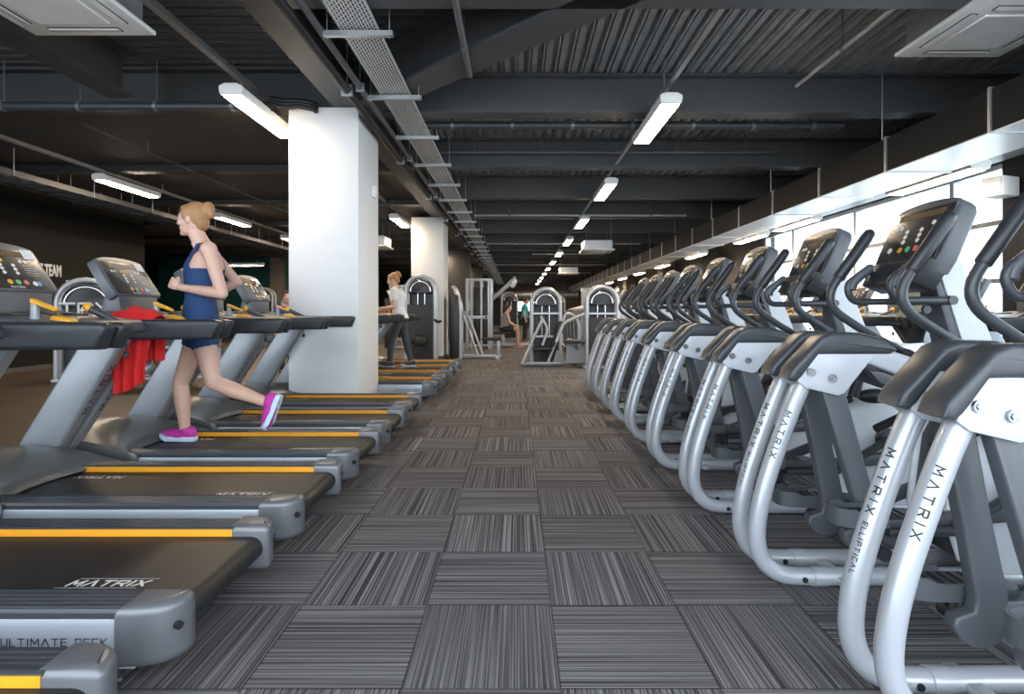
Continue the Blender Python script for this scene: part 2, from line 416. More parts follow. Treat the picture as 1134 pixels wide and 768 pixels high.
for nm, xx, y0_, y1_ in (('beam_girder', -1.95, 1.5, YF), ('beam_girder_left', -4.32, 1.5, 6.12)):
    pr = [(xx+a, ZB-.006+b) for a, b in ibeam_profile(.28,.47)]
    struct(MB().prism(pr, y0_, y1_, plane='xz').build(nm, 'steel_left', smooth=0))
d = V((1.32, -1.24, 0)).normalized(); nrm = V((-d.y, d.x, 0))
g = MB(); A = V((-1.75, 6.5, ZB)); L_ = 5.6
pr = ibeam_profile(.36,.46,.03,.06)
bm = bmesh.new(); va = [bm.verts.new(A + nrm*a + V((0,0,b))) for a, b in pr]; vb = [bm.verts.new(A + d*L_ + nrm*a + V((0,0,b))) for a, b in pr]
bm.faces.new(va); bm.faces.new(vb[::-1])
for i in range(len(pr)): bm.faces.new([va[i], vb[i], vb[(i+1) % len(pr)], va[(i+1) % len(pr)]])
g.addbm(bm); struct(g.build('beam_diagonal', 'steel_black', smooth=0))
# bolted edge of the long girder
# white pillars
for k, yy in enumerate((6.38, 13.8, 21.2, 28.6, 36.0)):
    z1 = ZB-.01 if k != 0 else ZB-.008
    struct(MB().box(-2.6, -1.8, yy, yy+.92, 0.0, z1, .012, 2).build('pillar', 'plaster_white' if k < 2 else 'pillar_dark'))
    struct(MB().box(-2.62, -1.785, yy-.018, yy+.94, 0.0, .09, .004, 1).build('baseboard_pillar', 'steel_black'))
# left wall and what lies beyond its end
struct(MB().box(XL-.2, XL, -1.5, 14.6, 0, 4.08).build('wall_left', 'wall_black', smooth=0))
struct(MB().box(XL, XL+.02, -1.5, 14.6, 0, .1).build('baseboard_left', 'wall_grey', smooth=0))
struct(MB().box(-16, XL-.2, 14.4, 14.6, 0, 4.08).build('wall_return', 'wall_black', smooth=0))
struct(MB().box(-16.2, -16, 14.4, YF, 0, 4.08).build('wall_far_left', 'wall_black', smooth=0))
struct(MB().box(-16, -6.2, 25.0, 25.2, 0, 4.08).build('wall_teal', 'wall_teal', smooth=0))
struct(MB().box(-10.75, -10.3, 24.4, 25.0, 0, 3.7).build('pillar_teal_wall', 'wall_tan', smooth=0))
# far wall with a strip window
wx0, wx1, wz0, wz1 = -1.3, 2.6, 1.2, 2.1
for nm, b in (('wall_back', (-16, wx0, 0, 4.08)), ('wall_back_east', (wx1, XW+.3, 0, 4.08)), ('wall_back_low', (wx0, wx1, 0, wz0)), ('wall_back_high', (wx0, wx1, wz1, 4.08))):
    struct(MB().box(b[0], b[1], YF, YF+.25, b[2], b[3]).build(nm, 'wall_grey' if nm == 'wall_back' else 'wall_teal' if 'low' in nm else 'wall_tan', smooth=0))
wn = thing('window_1', None, None); struct(wn)
struct(MB().box(wx0, wx1, YF+.1, YF+.11, wz0, wz1).build('window_pane', 'window_glass', wn, smooth=0))
f = MB()
for xx in (wx0, .0, 1.3, wx1-.08): f.box(xx, xx+.08, YF+.05, YF+.16, wz0, wz1)
f.box(wx0, wx1, YF+.05, YF+.16, wz0, wz0+.06); f.box(wx0, wx1, YF+.05, YF+.16, wz1-.06, wz1)
struct(f.build('window_frame', 'steel_black', wn, smooth=0))
# window wall on the right: glazed bays up to Y 14.3, solid beyond
WZ0, WZ1 = 0.30, 3.12
struct(MB().box(XW, XW+.3, -1.5, 14.3, 0, WZ0).build('wall_right_sill', 'wall_grey', smooth=0))
struct(MB().box(XW, XW+.3, -1.5, 14.3, WZ1, 4.08).build('wall_right_lintel', 'duct_dark', smooth=0))
struct(MB().box(XW, XW+.3, 14.3, YF+.2, 0, 4.08).build('wall_right', 'wall_grey', smooth=0))
struct(MB().box(XW-.14, XW+.06, 6.35, 7.1, 0, 4.0).build('pillar_window', 'duct_dark', smooth=0))
for yy in (17.5, 22.2, 29.6, 37): struct(MB().box(XW-.5, XW, yy, yy+.8, 0, 3.98).build('pillar_right', 'wall_tan' if yy > 18 else 'wall_grey', smooth=0))
edges = [-1.5, 1.1, 3.46, 5.8, 8.16, 10.5, 12.85, 14.3]
for k in range(7):
    y0_, y1_ = edges[k], edges[k+1]
    wn = thing('window_%d' % (k+2), None, None, (XW+.1, 0, 0)); struct(wn)
    struct(MB().box(0, .012, y0_, y1_, WZ0, WZ1).build('window_pane', 'window_glass', wn, smooth=0))
    f = MB()
    f.box(-.06, .07, y0_-.04, y0_+.04, WZ0, WZ1)
    if k == 6: f.box(-.06, .07, y1_-.05, y1_, WZ0, WZ1)
    f.box(-.05, .06, y0_, y1_, WZ0, WZ0+.07); f.box(-.05, .06, y0_, y1_, WZ1-.07, WZ1)
    struct(f.build('window_frame', 'galvanised', wn, smooth=0))
    struct(MB().box(-.04, .05, y0_, y1_, 2.33, 2.39).box(-.04, .05, y0_, y1_, 1.56, 1.62).build('window_transom', 'cap_grey', wn, smooth=0))
# lettering on the dark left wall
fc = bpy.data.curves.new('wall_lettering', 'FONT'); fc.body = 'ONE TEAM'; fc.size = .33; fc.extrude = .004; fc.offset = .012
fo = bpy.data.objects.new('tmp', fc); COL.objects.link(fo); fo.scale = (.5, 1, 1); bpy.context.view_layer.update()
me = bpy.data.meshes.new_from_object(fo.evaluated_get(bpy.context.evaluated_depsgraph_get())); bpy.data.objects.remove(fo)
me.materials.append(MATS['print_white'])
lo = bpy.data.objects.new('wall_lettering', me); COL.objects.link(lo)
lo.rotation_euler = (R(90), 0, R(90)); lo.scale = (.5, 1, 1)
wmax = max(v.co.x for v in me.vertices)*.5
lo.location = (XL+.006, 11.92 - wmax, 1.93)
tag(lo, 'white capital lettering on the dark left wall behind the treadmill consoles', 'lettering')
for k in range(2): tag(MB().box(XL, XL+.012, 11.15+k*.9, 11.55+k*.9, 1.3, 1.86).build('wall_notice', 'paper_white', smooth=0), ('pale notice on the dark left wall just under the white lettering', 'pale notice on the dark left wall further along than the white lettering')[k], 'notice')


# ------------------------------------------------------------------ ceiling lights
def make_light(length=1.38):
    t = thing('ceiling_light', '-', 'light')
    MB().prism([(-.115,.0),(-.10,-.035),(.10,-.035),(.115,.0),(.115,.045),(.06,.07),(-.06,.07),(-.115,.045)], 0, length, .006, 1).build('housing', 'white_plastic', t)
    ec_ = [(-.118,.002),(-.104,-.04),(.104,-.04),(.118,.002),(.118,.048),(.062,.075),(-.062,.075),(-.118,.048)]
    for q in (0, length): MB().prism(ec_, q-(.03 if q == 0 else .012), q+(.012 if q == 0 else .03), .006, 1).build('end_cap', 'white_plastic', t)
    MB().box(-.09, .09, .02, length-.02, -.05, -.034, .005, 1).build('diffuser', 'led_glow', t)
    for q in (.2, length-.2): MB().cyl((0,q,.07), (0,q,.16), .008, 8).build('bracket', 'galvanised', t)
    return t
ORD = ['first', 'second', 'third', 'fourth', 'fifth', 'sixth', 'seventh', 'eighth', 'ninth', 'tenth', 'eleventh', 'twelfth', 'thirteenth', 'fourteenth']
L0 = make_light(); LT = tree(L0); used = False
def light_row(x, z, ylist, where, rodtop, trunk=True, tx=0.0, r=.02):
    global used
    for k, yy in enumerate(ylist):
        lab = 'slim glowing batten light, %s from the camera in the row %s' % (ORD[k], where)
        if not used: L0.location = (x, yy, z); L0['label'] = lab; o = L0; used = True
        else: o = dup(L0, LT, (x, yy, z), 0, lab)
        o['group'] = 'batten lights ' + where
def trunking(name, x, z, y0, y1, r, label, n=14):
    t = thing(name, label, 'conduit', (x, y0, z))
    MB().prism([(-r,-r*.7),(r,-r*.7),(r,r*.9),(-r,r*.9)], 0, y1-y0, r*.3, 1).build('channel', 'galvanised', t)
    P_ = [(0, .9 + k*(y1-y0-1.2)/n, 0) for k in range(n)]
    repeat('hanger_rod', MB().cyl((0,0,r*.9), (0,0,(ZD if x > -2 else 3.64)-z), .006, 6), 'galvanised', t, P_)
    repeat('clamp', MB().box(-r*1.4, r*1.4, -.02, .02, -r, r*1.2, .004, 1), 'galvanised', t, P_)
light_row(1.62, 3.40, [5.88+3.7*k for k in range(11)], 'over the aisle', ZD)
trunking('light_trunking', 1.62, 3.58, 2.2, 46, .024, 'grey metal channel carrying the batten lights over the aisle')
light_row(-2.87, 3.40, [5.64+3.73*k for k in range(9)], 'over the treadmills', ZD)
trunking('light_trunking', -2.87, 3.60, 1.9, 40, .034, 'grey metal channel carrying the batten lights over the treadmills', 9)
light_row(-6.85, 3.38, [9.2+3.65*k for k in range(5)], 'beside the dark left wall', ZD)
trunking('light_trunking', -6.85, 3.50, 2.5, 26, .03, 'grey metal channel of the lights beside the dark left wall', 6)
light_row(5.12, 2.80, [6.2, 9.6] + [11.6+3.7*k for k in range(7)], 'under the dark air duct', 2.9)
o = dup(L0, LT, (-10.9, 21.0, 2.95), 0, 'lit batten light in front of the teal wall'); o.rotation_euler = (0,0,R(-90))

# ------------------------------------------------------------------ services under the deck
# perforated cable tray on struts
ct = thing('cable_tray', 'perforated grey cable tray hung on rods alongside the white pillar', 'cable tray', (-1.27, 0, 3.44))
m = MB(); m.grid([[(-.15, 2.4, .05), (-.15, 2.4, 0), (.15, 2.4, 0), (.15, 2.4, .05)], [(-.15, 46, .05), (-.15, 46, 0), (.15, 46, 0), (.15, 46, .05)]])
m.build('tray', 'perforated_tray', ct, smooth=0)
st = MB().prism([(-.02,-.055),(.02,-.055),(.02,-.012),(-.02,-.012)], -.28, .28, .003, 1, plane='yz').mesh('strut'); st.materials.append(MATS['galvanised'])
rd = MB().cyl((0,0,-.07), (0,0,.55), .0055, 6).mesh('hanger_rod'); rd.materials.append(MATS['galvanised'])
y = 3.15
while y < 46:
    for nm, me, xx in (('strut', st, 0), ('hanger_rod', rd, -.25), ('hanger_rod', rd, .25)):
        o = bpy.data.objects.new(nm, me); COL.objects.link(o); o.parent = ct; o.location = (xx, y, 0)
    y += 1.34
cab = MB()
for q, (xx, rr) in enumerate(((-.09,.012),(-.05,.016),(.0,.011),(.05,.018),(.1,.01))): cab.tube([(xx+.012*math.sin(j*1.7+q), 2.4+j*1.1, .004+rr) for j in range(40)], rr, 8)
cab.build('cable', 'ink_black', ct)
# twin black conduits beside the pillar
for xx, rr, zz, lb in ((-1.70,.045,3.40,'thick black pipe running along the right of the white pillar'), (-1.57,.03,3.43,'thinner black pipe running along the right of the white pillar')):
    p = thing('black_pipe', lb, 'pipe', (xx, 0, zz))
    MB().cyl((0,1.8,0), (0,46,0), rr, 14).build('pipe', 'ink_black' if rr > .04 else 'steel_black', p)
    P_ = [(0, yy, 0) for yy in frange(3.0, 44, 2.6)]
    repeat('clamp', MB().box(-rr-.012, rr+.012, 0, .03, -rr-.012, rr+.012, .004, 1), 'galvanised', p, P_)
    repeat('hanger_rod', MB().cyl((0,.015,rr), (0,.015,ZD-zz), .005, 6), 'galvanised', p, P_)
# pipes across
def pipe(name, a, b, r, m_, label, clamps=0, zt=ZD):
    p = thing(name, label, 'pipe', a); dd = V(b) - V(a)
    MB().cyl((0,0,0), dd, r, 14).build('pipe', m_, p)
    if clamps:
        ax = dd.normalized(); P_ = [dd*((k+.5)/clamps) for k in range(clamps)]
        repeat('clamp', MB().tube([-ax*.02, ax*.02], r*1.25, 14), 'cap_grey', p, P_)
        repeat('hanger_rod', MB().cyl((0,0,0), (0,0,zt-a[2]), .007, 6), 'cap_grey', p, P_)
    return p
pipe('sprinkler_pipe', (-1.2, 7.13, 3.55), (4.15, 7.13, 3.55), .05, 'charcoal_plastic', 'dark pipe crossing the ceiling between the first two beams past the nearest light', 7)
pipe('sprinkler_pipe', (-1.2, 8.86, 3.70), (4.15, 8.86, 3.70), .018, 'cap_grey', 'thin pipe crossing the ceiling in front of the second dark beam', 5)
pipe('sprinkler_pipe', (-9.6, 6.28, 3.48), (-2.75, 6.28, 3.48), .05, 'charcoal_plastic', 'dark horizontal pipe on hangers left of the white pillar', 8)
pipe('sprinkler_pipe', (-5.35, 6.9, 3.50), (-5.35, 24, 3.50), .016, 'charcoal_plastic', 'thin dark pipe running away below the flat dark ceiling on the left', 7, 3.64)
pipe('sprinkler_pipe', (3.0, 6.0, 3.60), (3.0, 2.6, 3.60), .02, 'galvanised', 'thin silver pipe under the deck near the ceiling air conditioner with pale vent', 2)
pipe('sprinkler_pipe', (-.46, 2.0, 3.52), (-.46, 5.5, 3.50), .028, 'cap_grey', 'grey pipe ending in front of the diagonal dark beam', 3)
for k, (yy, x0_, x1_) in enumerate(((13.2,-1,4),(18.5,-1,4.1),(21.5,.6,3.4),(26,-1,4.1),(31,-1,4.1))):
    pipe('sprinkler_pipe', (x0_, yy, 3.45-.03*k), (x1_, yy, 3.45-.03*k), .025, 'galvanised', 'thin pipe across the far ceiling, %s one counted from the camera beyond the second beam' % ORD[k], 3)
MBc = MB()
for q in range(3): MBc.tube(smooth([(-2.75,6.25,3.50+.03*q),(-2.6,6.27,3.47+.035*q),(-2.45,6.30,3.49+.03*q),(-2.30,6.33,3.47+.03*q),(-2.28,6.37,3.46+.03*q)],4), .03, 8)
tag(MBc.build('cable_bundle', 'ink_black'), 'bundle of black cables at the top of the nearer white pillar', 'cables')
# galvanised ladder trays by the left wall
for xx, zz, lb in ((-7.75,3.22,'lower dark cable ladder beside the left wall lights'), (-8.4,3.30,'upper dark cable ladder close to the left wall')):
    p = thing('cable_ladder', lb, 'cable tray', (xx, 0, zz))
    MB().box(-.2,-.185, 3, 24, 0,.09).box(.185,.2, 3, 24, 0,.09).build('rail', 'steel_black', p)
    repeat('rung', MB().box(-.19,.19, 0,.03, 0.02,.05), 'steel_black', p, [(0, yy, 0) for yy in frange(3.2, 24, .32)])
    repeat('hanger_rod', MB().cyl((0,0,0), (0,0,3.64-zz), .006, 6), 'galvanised', p, [(q, yy, 0) for yy in frange(6.8, 24, 1.6) for q in (-.21, .21)])
# the air duct by the windows
dk = thing('air_duct', 'long dark rectangular air duct with pale underside running above the ellipticals', 'duct', (4.2, 0, 2.78))
MB().box(0, .72, 1.5, 46, 0, .37).build('duct_body', 'duct_dark', dk, smooth=0)
MB().box(.012, .70, 1.5, 46, -.012, -.001).build('lit_underside', 'duct_pale', dk, smooth=0)  # added sheet: window light on the duct's underside, put into its pale colour
fl = MB().box(-.018, .74, -.014, .014, -.02, .388).mesh('flange'); fl.materials.append(MATS['galvanised'])
y = 3.56
while y < 45:
    o = bpy.data.objects.new('flange', fl); COL.objects.link(o); o.parent = dk; o.location = (0, y, 0)
    y += 1.4
repeat('hanger_rod', MB().cyl((-.02,0,.36),(-.02,0,1.22),.006,6), 'galvanised', dk, [(0, yy, 0) for yy in frange(3.6, 45, 2.8)])
sf = MB().box(4.98, XW-.02, -1.5, 14.3, 3.20, 3.24).build('ceiling_window_bulkhead', 'duct_pale', smooth=0); struct(sf)
struct(MB().box(5.55, 5.80, -1.5, 14.3, 2.98, 3.20).build('trim_blind_rail', 'cap_grey', smooth=0))
pipe('window_rail', (5.35, 1.5, 2.95), (5.35, 44, 2.95), .03, 'galvanised', 'silver rail running along the top of the windows beside the duct', 10, 3.2)

# ceiling air conditioners
def cassette(loc, label, s=.95, body=.30):
    a = thing('air_conditioner', label, 'air conditioner', loc); h = s/2
    MB().box(-h+.06, h-.06, -h+.06, h-.06, .045, body, .01, 1).build('casing', 'galvanised', a)
    MB().prism([(-h,-h),(h,-h),(h,h),(-h,h)], .0, .045, .015, 2, plane='xy').build('fascia', 'white_plastic', a)
    MB().box(-h*.56, h*.56, -h*.56, h*.56, -.014, .002, .006, 1).build('grille', 'white_plastic', a)
    for k in range(4):
        q = Matrix.Rotation(k*math.pi/2, 4, 'Z')
        def X(m_): m_.v = [tuple(q @ V(p)) for p in m_.v]; return m_
        s_ = X(MB().box(-h*.58, h*.58, h*.70, h*.83, -.004, .01)).build('outlet_slot', 'vent_dark', a, smooth=0)
        X(MB().hexa([(-h*.56,h*.72,-.012),(h*.56,h*.72,-.012),(h*.56,h*.815,-.004),(-h*.56,h*.815,-.004),(-h*.56,h*.72,-.006),(h*.56,h*.72,-.006),(h*.56,h*.815,.002),(-h*.56,h*.815,.002)])).build('louvre_flap', 'white_plastic', s_, smooth=0)
    repeat('hanger_rod', MB().cyl((0,0,.1),(0,0,ZD-loc[2]),.006,6), 'galvanised', a, [(i*h*.78, j*h*.78, 0) for i in (-1,1) for j in (-1,1)])
cassette((-3.33, 3.96, 3.36), 'white ceiling air conditioner above the treadmills in the corner of the frame')
cassette((3.90, 4.60, 3.48), 'white ceiling air conditioner above the ellipticals beside the long duct')
cassette((2.4, 16.8, 2.98), 'small far air conditioner hanging right of the aisle lights')
cassette((2.4, 26.0, 2.92), 'smallest far air conditioner hanging low beside the aisle lights')
cassette((-4.0, 15.6, 2.95), 'air conditioner seen between the two white pillars')
# silver duct across the far end
fd = thing('round_duct', 'silver duct crossing the far end of the room above the bright window', 'duct', (-2.4, 42, 2.45))
MB().cyl((0,0,0),(7.0,0,0),.27,20).build('duct_body', 'galvanised', fd)
repeat('duct_ring', MB().cyl((0,0,0),(.03,0,0),.285,20), 'cap_grey', fd, [(.25+k*.5,0,0) for k in range(14)]); repeat('hanger_rod', MB().cyl((0,0,.2),(0,0,1.5),.01,6), 'galvanised', fd, [(1,0,0),(6,0,0)])
# small devices
bx = thing('call_point', 'small white wall box on the side of the nearer white pillar', 'wall box', (-1.8, 7.0, 2.60))
MB().box(0, .05, -.06, .06, 0, .15, .008, 1).build('casing', 'white_plastic', bx); MB().box(.05, .056, -.035, .035, .05, .12, .003, 1).build('cover', 'paper_white', bx)
sp = thing('loudspeaker', 'white box speaker mounted high beside the window pillar', 'speaker', (5.92, 6.85, 2.58), R(20))
MB().box(-.16, .16, -.12, .12, 0, .24, .02, 2).build('cabinet', 'white_plastic', sp); MB().box(-.175, -.158, -.10, .10, .02, .22, .004, 1).build('grille', 'paper_white', sp)
MB().box(.1, .30, -.02, .02, .10, .14).build('bracket', 'galvanised', sp)
# ------------------------------------------------------------------ treadmill (rear end at x = 0, runner faces -x)
def make_treadmill():
    T = thing('treadmill', '-', 'treadmill')
    MB().box(-2.05, -.12, -.30, .30, .05, .19, .01, 1).build('deck_frame', 'ink_black', T)
    ft = MB()
    for xx in (-.30, -1.95):
        for s in (-1, 1): ft.cyl((xx, s*.27, 0), (xx, s*.27, .06), .035, 12)
    ft.build('foot', 'black_plastic', T)
    # running belt wrapped round the rear roller
    c = (-.055, .178); r = .05
    path = [(-1.75, c[1]+r)] + [(c[0]+r*math.sin(a), c[1]+r*math.cos(a)) for a in [math.pi*k/10 for k in range(11)]] + [(-1.75, c[1]-r)]
    MB().prism(path, -.262, .262).build('running_belt', 'rubber_belt', T)
    for s in (-1, 1):
        a, b = (.272, .385)
        # grooved dark foot rail
        pr = [(a-.01, .16), (a-.008, .264), (a, .268), (a+.008, .264)]
        for k in range(4):
            q = a + .012 + k*.024; pr += [(q, .264), (q+.012, .264), (q+.013, .258), (q+.023, .258)]
        pr += [(b-.006, .262), (b, .252), (b, .232), (b-.03, .20)]
        MB().prism([(s*p, z) for p, z in pr], -2.0, -.13, plane='yz').build('foot_rail', 'charcoal_plastic', T, smooth=30)
        MB().hexa([(-1.52, s*.260, .229), (-.135, s*.260, .229), (-.135, s*.272, .229), (-1.52, s*.272, .229), (-1.52, s*.260, .2585), (-.135, s*.260, .2585), (-.135, s*.272, .2585), (-1.52, s*.272, .2585)]).build('orange_strip', 'orange_line', T, smooth=0)
        sp = MB().prism([(s*.372,.085),(s*.392,.085),(s*.394,.12),(s*.394,.215),(s*.388,.234),(s*.372,.234)], -2.0, -.10, .003, 1, plane='yz').build('side_panel', 'panel_silver', T)
        w = MB(); flat_word(w, 'ULTIMATE DECK', .022, (-.347, s*.395, .157), (-s, 0, 0), (0,0,1), .0030, .39); w.build('lettering', 'ink_black', sp, smooth=0, recalc=False)
        # rounded rear end cap
        pf = [(-.158,.262),(.002,.262),(.016,.272),(.018,.300),(.008,.335),(-.014,.365),(-.045,.386),(-.085,.397),(-.158,.401)]
        cp = MB().prism([(x_, s*y_) for x_, y_ in pf], .080, .276, .030, 5, plane='xy').build('end_cap', 'cap_grey', T, smooth=50)
        MB().cyl((-.02, s*.335, .195), (.012, s*.350, .195), .013, 12).build('bolt_hole', 'ink_black', cp)
        # leaning upright
        y0, y1 = (s*.375, s*.465); z0, z1 = .26, 1.05; dx = .635*(z1-z0)
        q = .03
        P = [(-2.06, y0, z0), (-1.80, y0, z0), (-1.80, y1, z0), (-2.06, y1, z0), (-2.06+dx, y0-s*q, z1), (-1.80+dx, y0-s*q, z1), (-1.80+dx, y1-s*q, z1), (-2.06+dx, y1-s*q, z1)]
        up = MB().hexa(P, .018, 3).build('upright', 'silver_paint', T, smooth=50)
        ym = (y0+y1)/2; ax = V((dx, -s*q, z1-z0)).normalized(); n = V((ax.z, 0, -ax.x)).normalized()
        side = V((0, 1, 0)); o = V((-1.80, ym, z0)); e = .003
        def pt(l, yy, k): return o + ax*l + side*yy + n*k
        MB().hexa([pt(.08,-.030,-.004), pt(.08,.030,-.004), pt(.90,.030,-.004), pt(.90,-.030,-.004), pt(.08,-.030,e), pt(.08,.030,e), pt(.90,.030,e), pt(.90,-.030,e)]).build('upright_inlay', 'inlay_grey', up, smooth=0)
        w = MB(); flat_word(w, 'MATRIX', .040, pt(.52, .020, e), ax, (0,-1,0), .0085, .75); w.build('lettering', 'ink_black', up, smooth=0, recalc=False)
        # handrail
        yy0, yy1 = sorted((s*.375, s*.465))
        hr = [( -.80, 1.01), (-1.70, 1.005), (-1.76, 1.03), (-1.76, 1.115), (-1.72, 1.132), (-.80, 1.132), (-.765, 1.122), (-.762, 1.10)]
        MB().prism(hr, yy0, yy1, .022, 3).build('handrail', 'black_plastic', T, smooth=50)
    # white word near the rear, on the belt edges
    for s in (-1, 1):
        w = MB(); z = .2292
        flat_word(w, 'MATRIX', .036, ((-.36 if s < 0 else -1.32), s*.150 + s*.018, z), (-s, 0, 0), (0, -s, 0), .0095, .45, .2)
        if s < 0:
          for q, sh in ((-.034, -.02), (.034, .02)):
            w.strokes([[(-.50+sh, s*.150+q), (-.22+sh, s*.150+q)]], lambda a, b, d: V((a, b, z+d)), .0025, .0012)
        w.build('lettering', 'print_white', T, smooth=0, recalc=False)
    # motor hood
    st = [(-1.44,.240,.262,.0),(-1.52,.285,.278,.0),(-1.64,.345,.315,.01),(-1.78,.392,.345,.02),(-1.92,.405,.350,.03),(-2.04,.385,.325,.03),(-2.12,.30,.25,.02),(-2.15,.12,.10,.0)]
    rows = []
    for x, zc, ze, _ in st:
        row = []
        for k in range(17):
            u = -1 + 2*k/16; a = abs(u)
            lead = (.16*(a**2.2) if x > -1.7 else .16*(a**2.2)*max(0, (x+2.15)/.45))
            z = ze + (zc-ze)*(1-a**2.6)
            row.append((x + lead - .10*(1 if x > -1.7 else max(0, (x+2.15)/.45)), u*.402, z))
        row = [(row[0][0], -.405, .11)] + row + [(row[-1][0], .405, .11)]
        rows.append(row)
    m = MB().grid(rows)
    hd = m.build('motor_hood', 'hood_grey', T, smooth=60)
    md = hd.modifiers.new('thick', 'SOLIDIFY'); md.thickness = .012; md.offset = -1
    MB().ell((-1.90, -.20, .398), (.055, .02, .012), 14, 8).build('badge', 'chrome', hd)
    # console head, tilted
    cn = bpy.data.objects.new('console', None); cn.empty_display_size = .1; COL.objects.link(cn); cn.parent = T
    # console frame of reference: v runs up the face, n points at the runner
    B = V((-1.645, 0, 1.285)); up = V((-.15, 0, .245)).normalized(); n = V((up.z, 0, -up.x)); sy = V((0,1,0))
    def cp(u, v, k): return B + sy*u + up*v + n*k
    def slab(out, k0, k1, bev=.01):
        bm = bmesh.new(); A = [bm.verts.new(cp(u, v, k0)) for u, v in out]; C = [bm.verts.new(cp(u, v, k1)) for u, v in out]
        bm.faces.new(A); bm.faces.new(C[::-1]); nn = len(out)
        for i in range(nn): bm.faces.new([A[i], C[i], C[(i+1) % nn], A[(i+1) % nn]])
        bmesh.ops.recalc_face_normals(bm, faces=bm.faces)
        if bev: bmesh.ops.bevel(bm, geom=[e for e in bm.edges if all(v in C for v in e.verts)], offset=bev, segments=3, profile=.5, affect='EDGES')
        return MB().addbm(bm)
    arch = [(.235,.0),(.25,.02),(.235,.28)] + [(.235*math.cos(a)*1.0, .28+.045*math.sin(a)) for a in [math.pi*k/10 for k in range(1,10)]] + [(-.235,.28),(-.25,.02),(-.235,.0)]
    slab(arch, -.05, .018, .014).build('console_body', 'slate_plastic', cn, smooth=50)
    slab([(.222,.012),(.212,.272),(-.212,.272),(-.222,.012)], .012, .0205, .003).build('face_panel', 'screen_glass', cn)
    slab([(.15,.225),(.15,.26),(-.15,.26),(-.15,.225)], .0205, .022, 0).build('display', 'display_amber', cn, smooth=0)
    sets = {'key_white': [(-.15,.195),(-.12,.195),(.09,.195),(.12,.195),(-.05,.165),(-.05,.14),(-.05,.115),(.03,.165),(.03,.14),(.03,.115),(.105,.05)], 'yellow_key': [(-.06,.195),(-.03,.195),(-.05,.055)],
            'key_green': [(0,.055)], 'key_red': [(.05,.055)], 'key_blue': [(.13,.05)]}
    for mn, ps in sets.items():
        q = MB()
        for u, v in ps:
            rr = .015 if v < .06 else .0105
            q.cyl(cp(u, v, .020), cp(u, v, .0225), rr, 12)
        q.build('button', mn, cn)
    w = MB(); flat_word(w, 'MATRIX', .012, cp(-.02, .016, .0207), sy, up, .0028, .4); 
    w.strokes([[(.09+.016*k, .07+.016*j), (.102+.016*k, .07+.016*j)] for k in range(5) for j in range(5)], lambda a, b, d: cp(a, b+.035, .0207+d), .003, .0008)
    w.build('lettering', 'white_shell', cn, smooth=0, recalc=False)
    slab([(.205,.215),(.205,.28),(.13,.28),(.13,.215)], .0215, .0230, 0).build('sticker', 'paper_white', cn, smooth=0)
    w = MB()
    for k in range(5): w.strokes([[(-.08+.033*k, 0), (-.06+.033*k, 0)]], lambda a, b, d: cp(a, .302, .0185+d), .012, .001)
    w.build('vent_slot', 'cap_grey', cn, smooth=0, recalc=False)
    # neck and dash tray between the handrails
    MB().hexa([(-1.80,-.19,1.10),(-1.62,-.19,1.10),(-1.62,.19,1.10),(-1.80,.19,1.10),(-1.74,-.21,1.30),(-1.64,-.21,1.30),(-1.64,.21,1.30),(-1.74,.21,1.30)], .015, 2).build('console_neck', 'slate_plastic', T)
    MB().hexa([(-1.76,-.40,1.06),(-1.20,-.40,1.06),(-1.20,.40,1.06),(-1.76,.40,1.06),(-1.76,-.38,1.19),(-1.22,-.38,1.128),(-1.22,.38,1.128),(-1.76,.38,1.19)], .02, 2).build('dash_tray', 'slate_plastic', T)
    MB().box(-1.66,-1.50,-.30,-.12, 1.158,1.172,.004,1).box(-1.66,-1.50,.12,.30, 1.158,1.172,.004,1).build('cup_recess', 'ink_black', T)
    for s in (-1, 1):
        MB().hexa([(-1.60, s*.07-.06, 1.155),(-1.46, s*.05-.05, 1.14),(-1.46, s*.05+.05, 1.14),(-1.60, s*.07+.06, 1.155),(-1.58, s*.07-.05, 1.185),(-1.47, s*.05-.04, 1.16),(-1.47, s*.05+.04, 1.16),(-1.58, s*.07+.05, 1.185)], .008,1).build('key_pod', 'charcoal_plastic', T)
    MB().hexa([(-1.33,-.205,1.125),(-1.20,-.205,1.125),(-1.20,-.145,1.125),(-1.33,-.145,1.125),(-1.32,-.195,1.163),(-1.225,-.195,1.150),(-1.225,-.155,1.150),(-1.32,-.155,1.163)], .012, 2).build('toggle', 'yellow_key', T)
    tb = MB().tube(smooth([(-1.26, .22, 1.11),(-1.30, .22, 1.135),(-1.38, .215, 1.175),(-1.42, .21, 1.195)], 4), .021, 12).build('grip_tube', 'charcoal_plastic', T)
    MB().ell((-1.435, .208, 1.204), (.034,.021,.024), 12, 8, (V((-.8,0,.6)), V((0,1,0)), V((.6,0,.8)))).build('speed_key', 'yellow_key', tb)
    ps = MB().cyl((-1.36,-.24,1.12),(-1.36,-.24,1.225), .022, 14, .019).build('sensor_post', 'silver_paint', T)
    MB().hexa([(-1.375,-.26,1.225),(-1.25,-.26,1.180),(-1.25,-.22,1.180),(-1.375,-.22,1.225),(-1.375,-.26,1.25),(-1.25,-.26,1.197),(-1.25,-.22,1.197),(-1.375,-.22,1.25)], .006,1).build('stop_key', 'yellow_key', ps)
    cd = MB().tube([(-1.33,.38,1.06),(-1.33,.38,.93)], .003, 6).build('safety_cord', 'ink_black', T); MB().box(-1.345,-1.315,.372,.388,.895,.93,.004,1).build('clip', 'ink_black', cd)
    return T
T0 = make_treadmill(); TT = tree(T0)
TX = -1.07
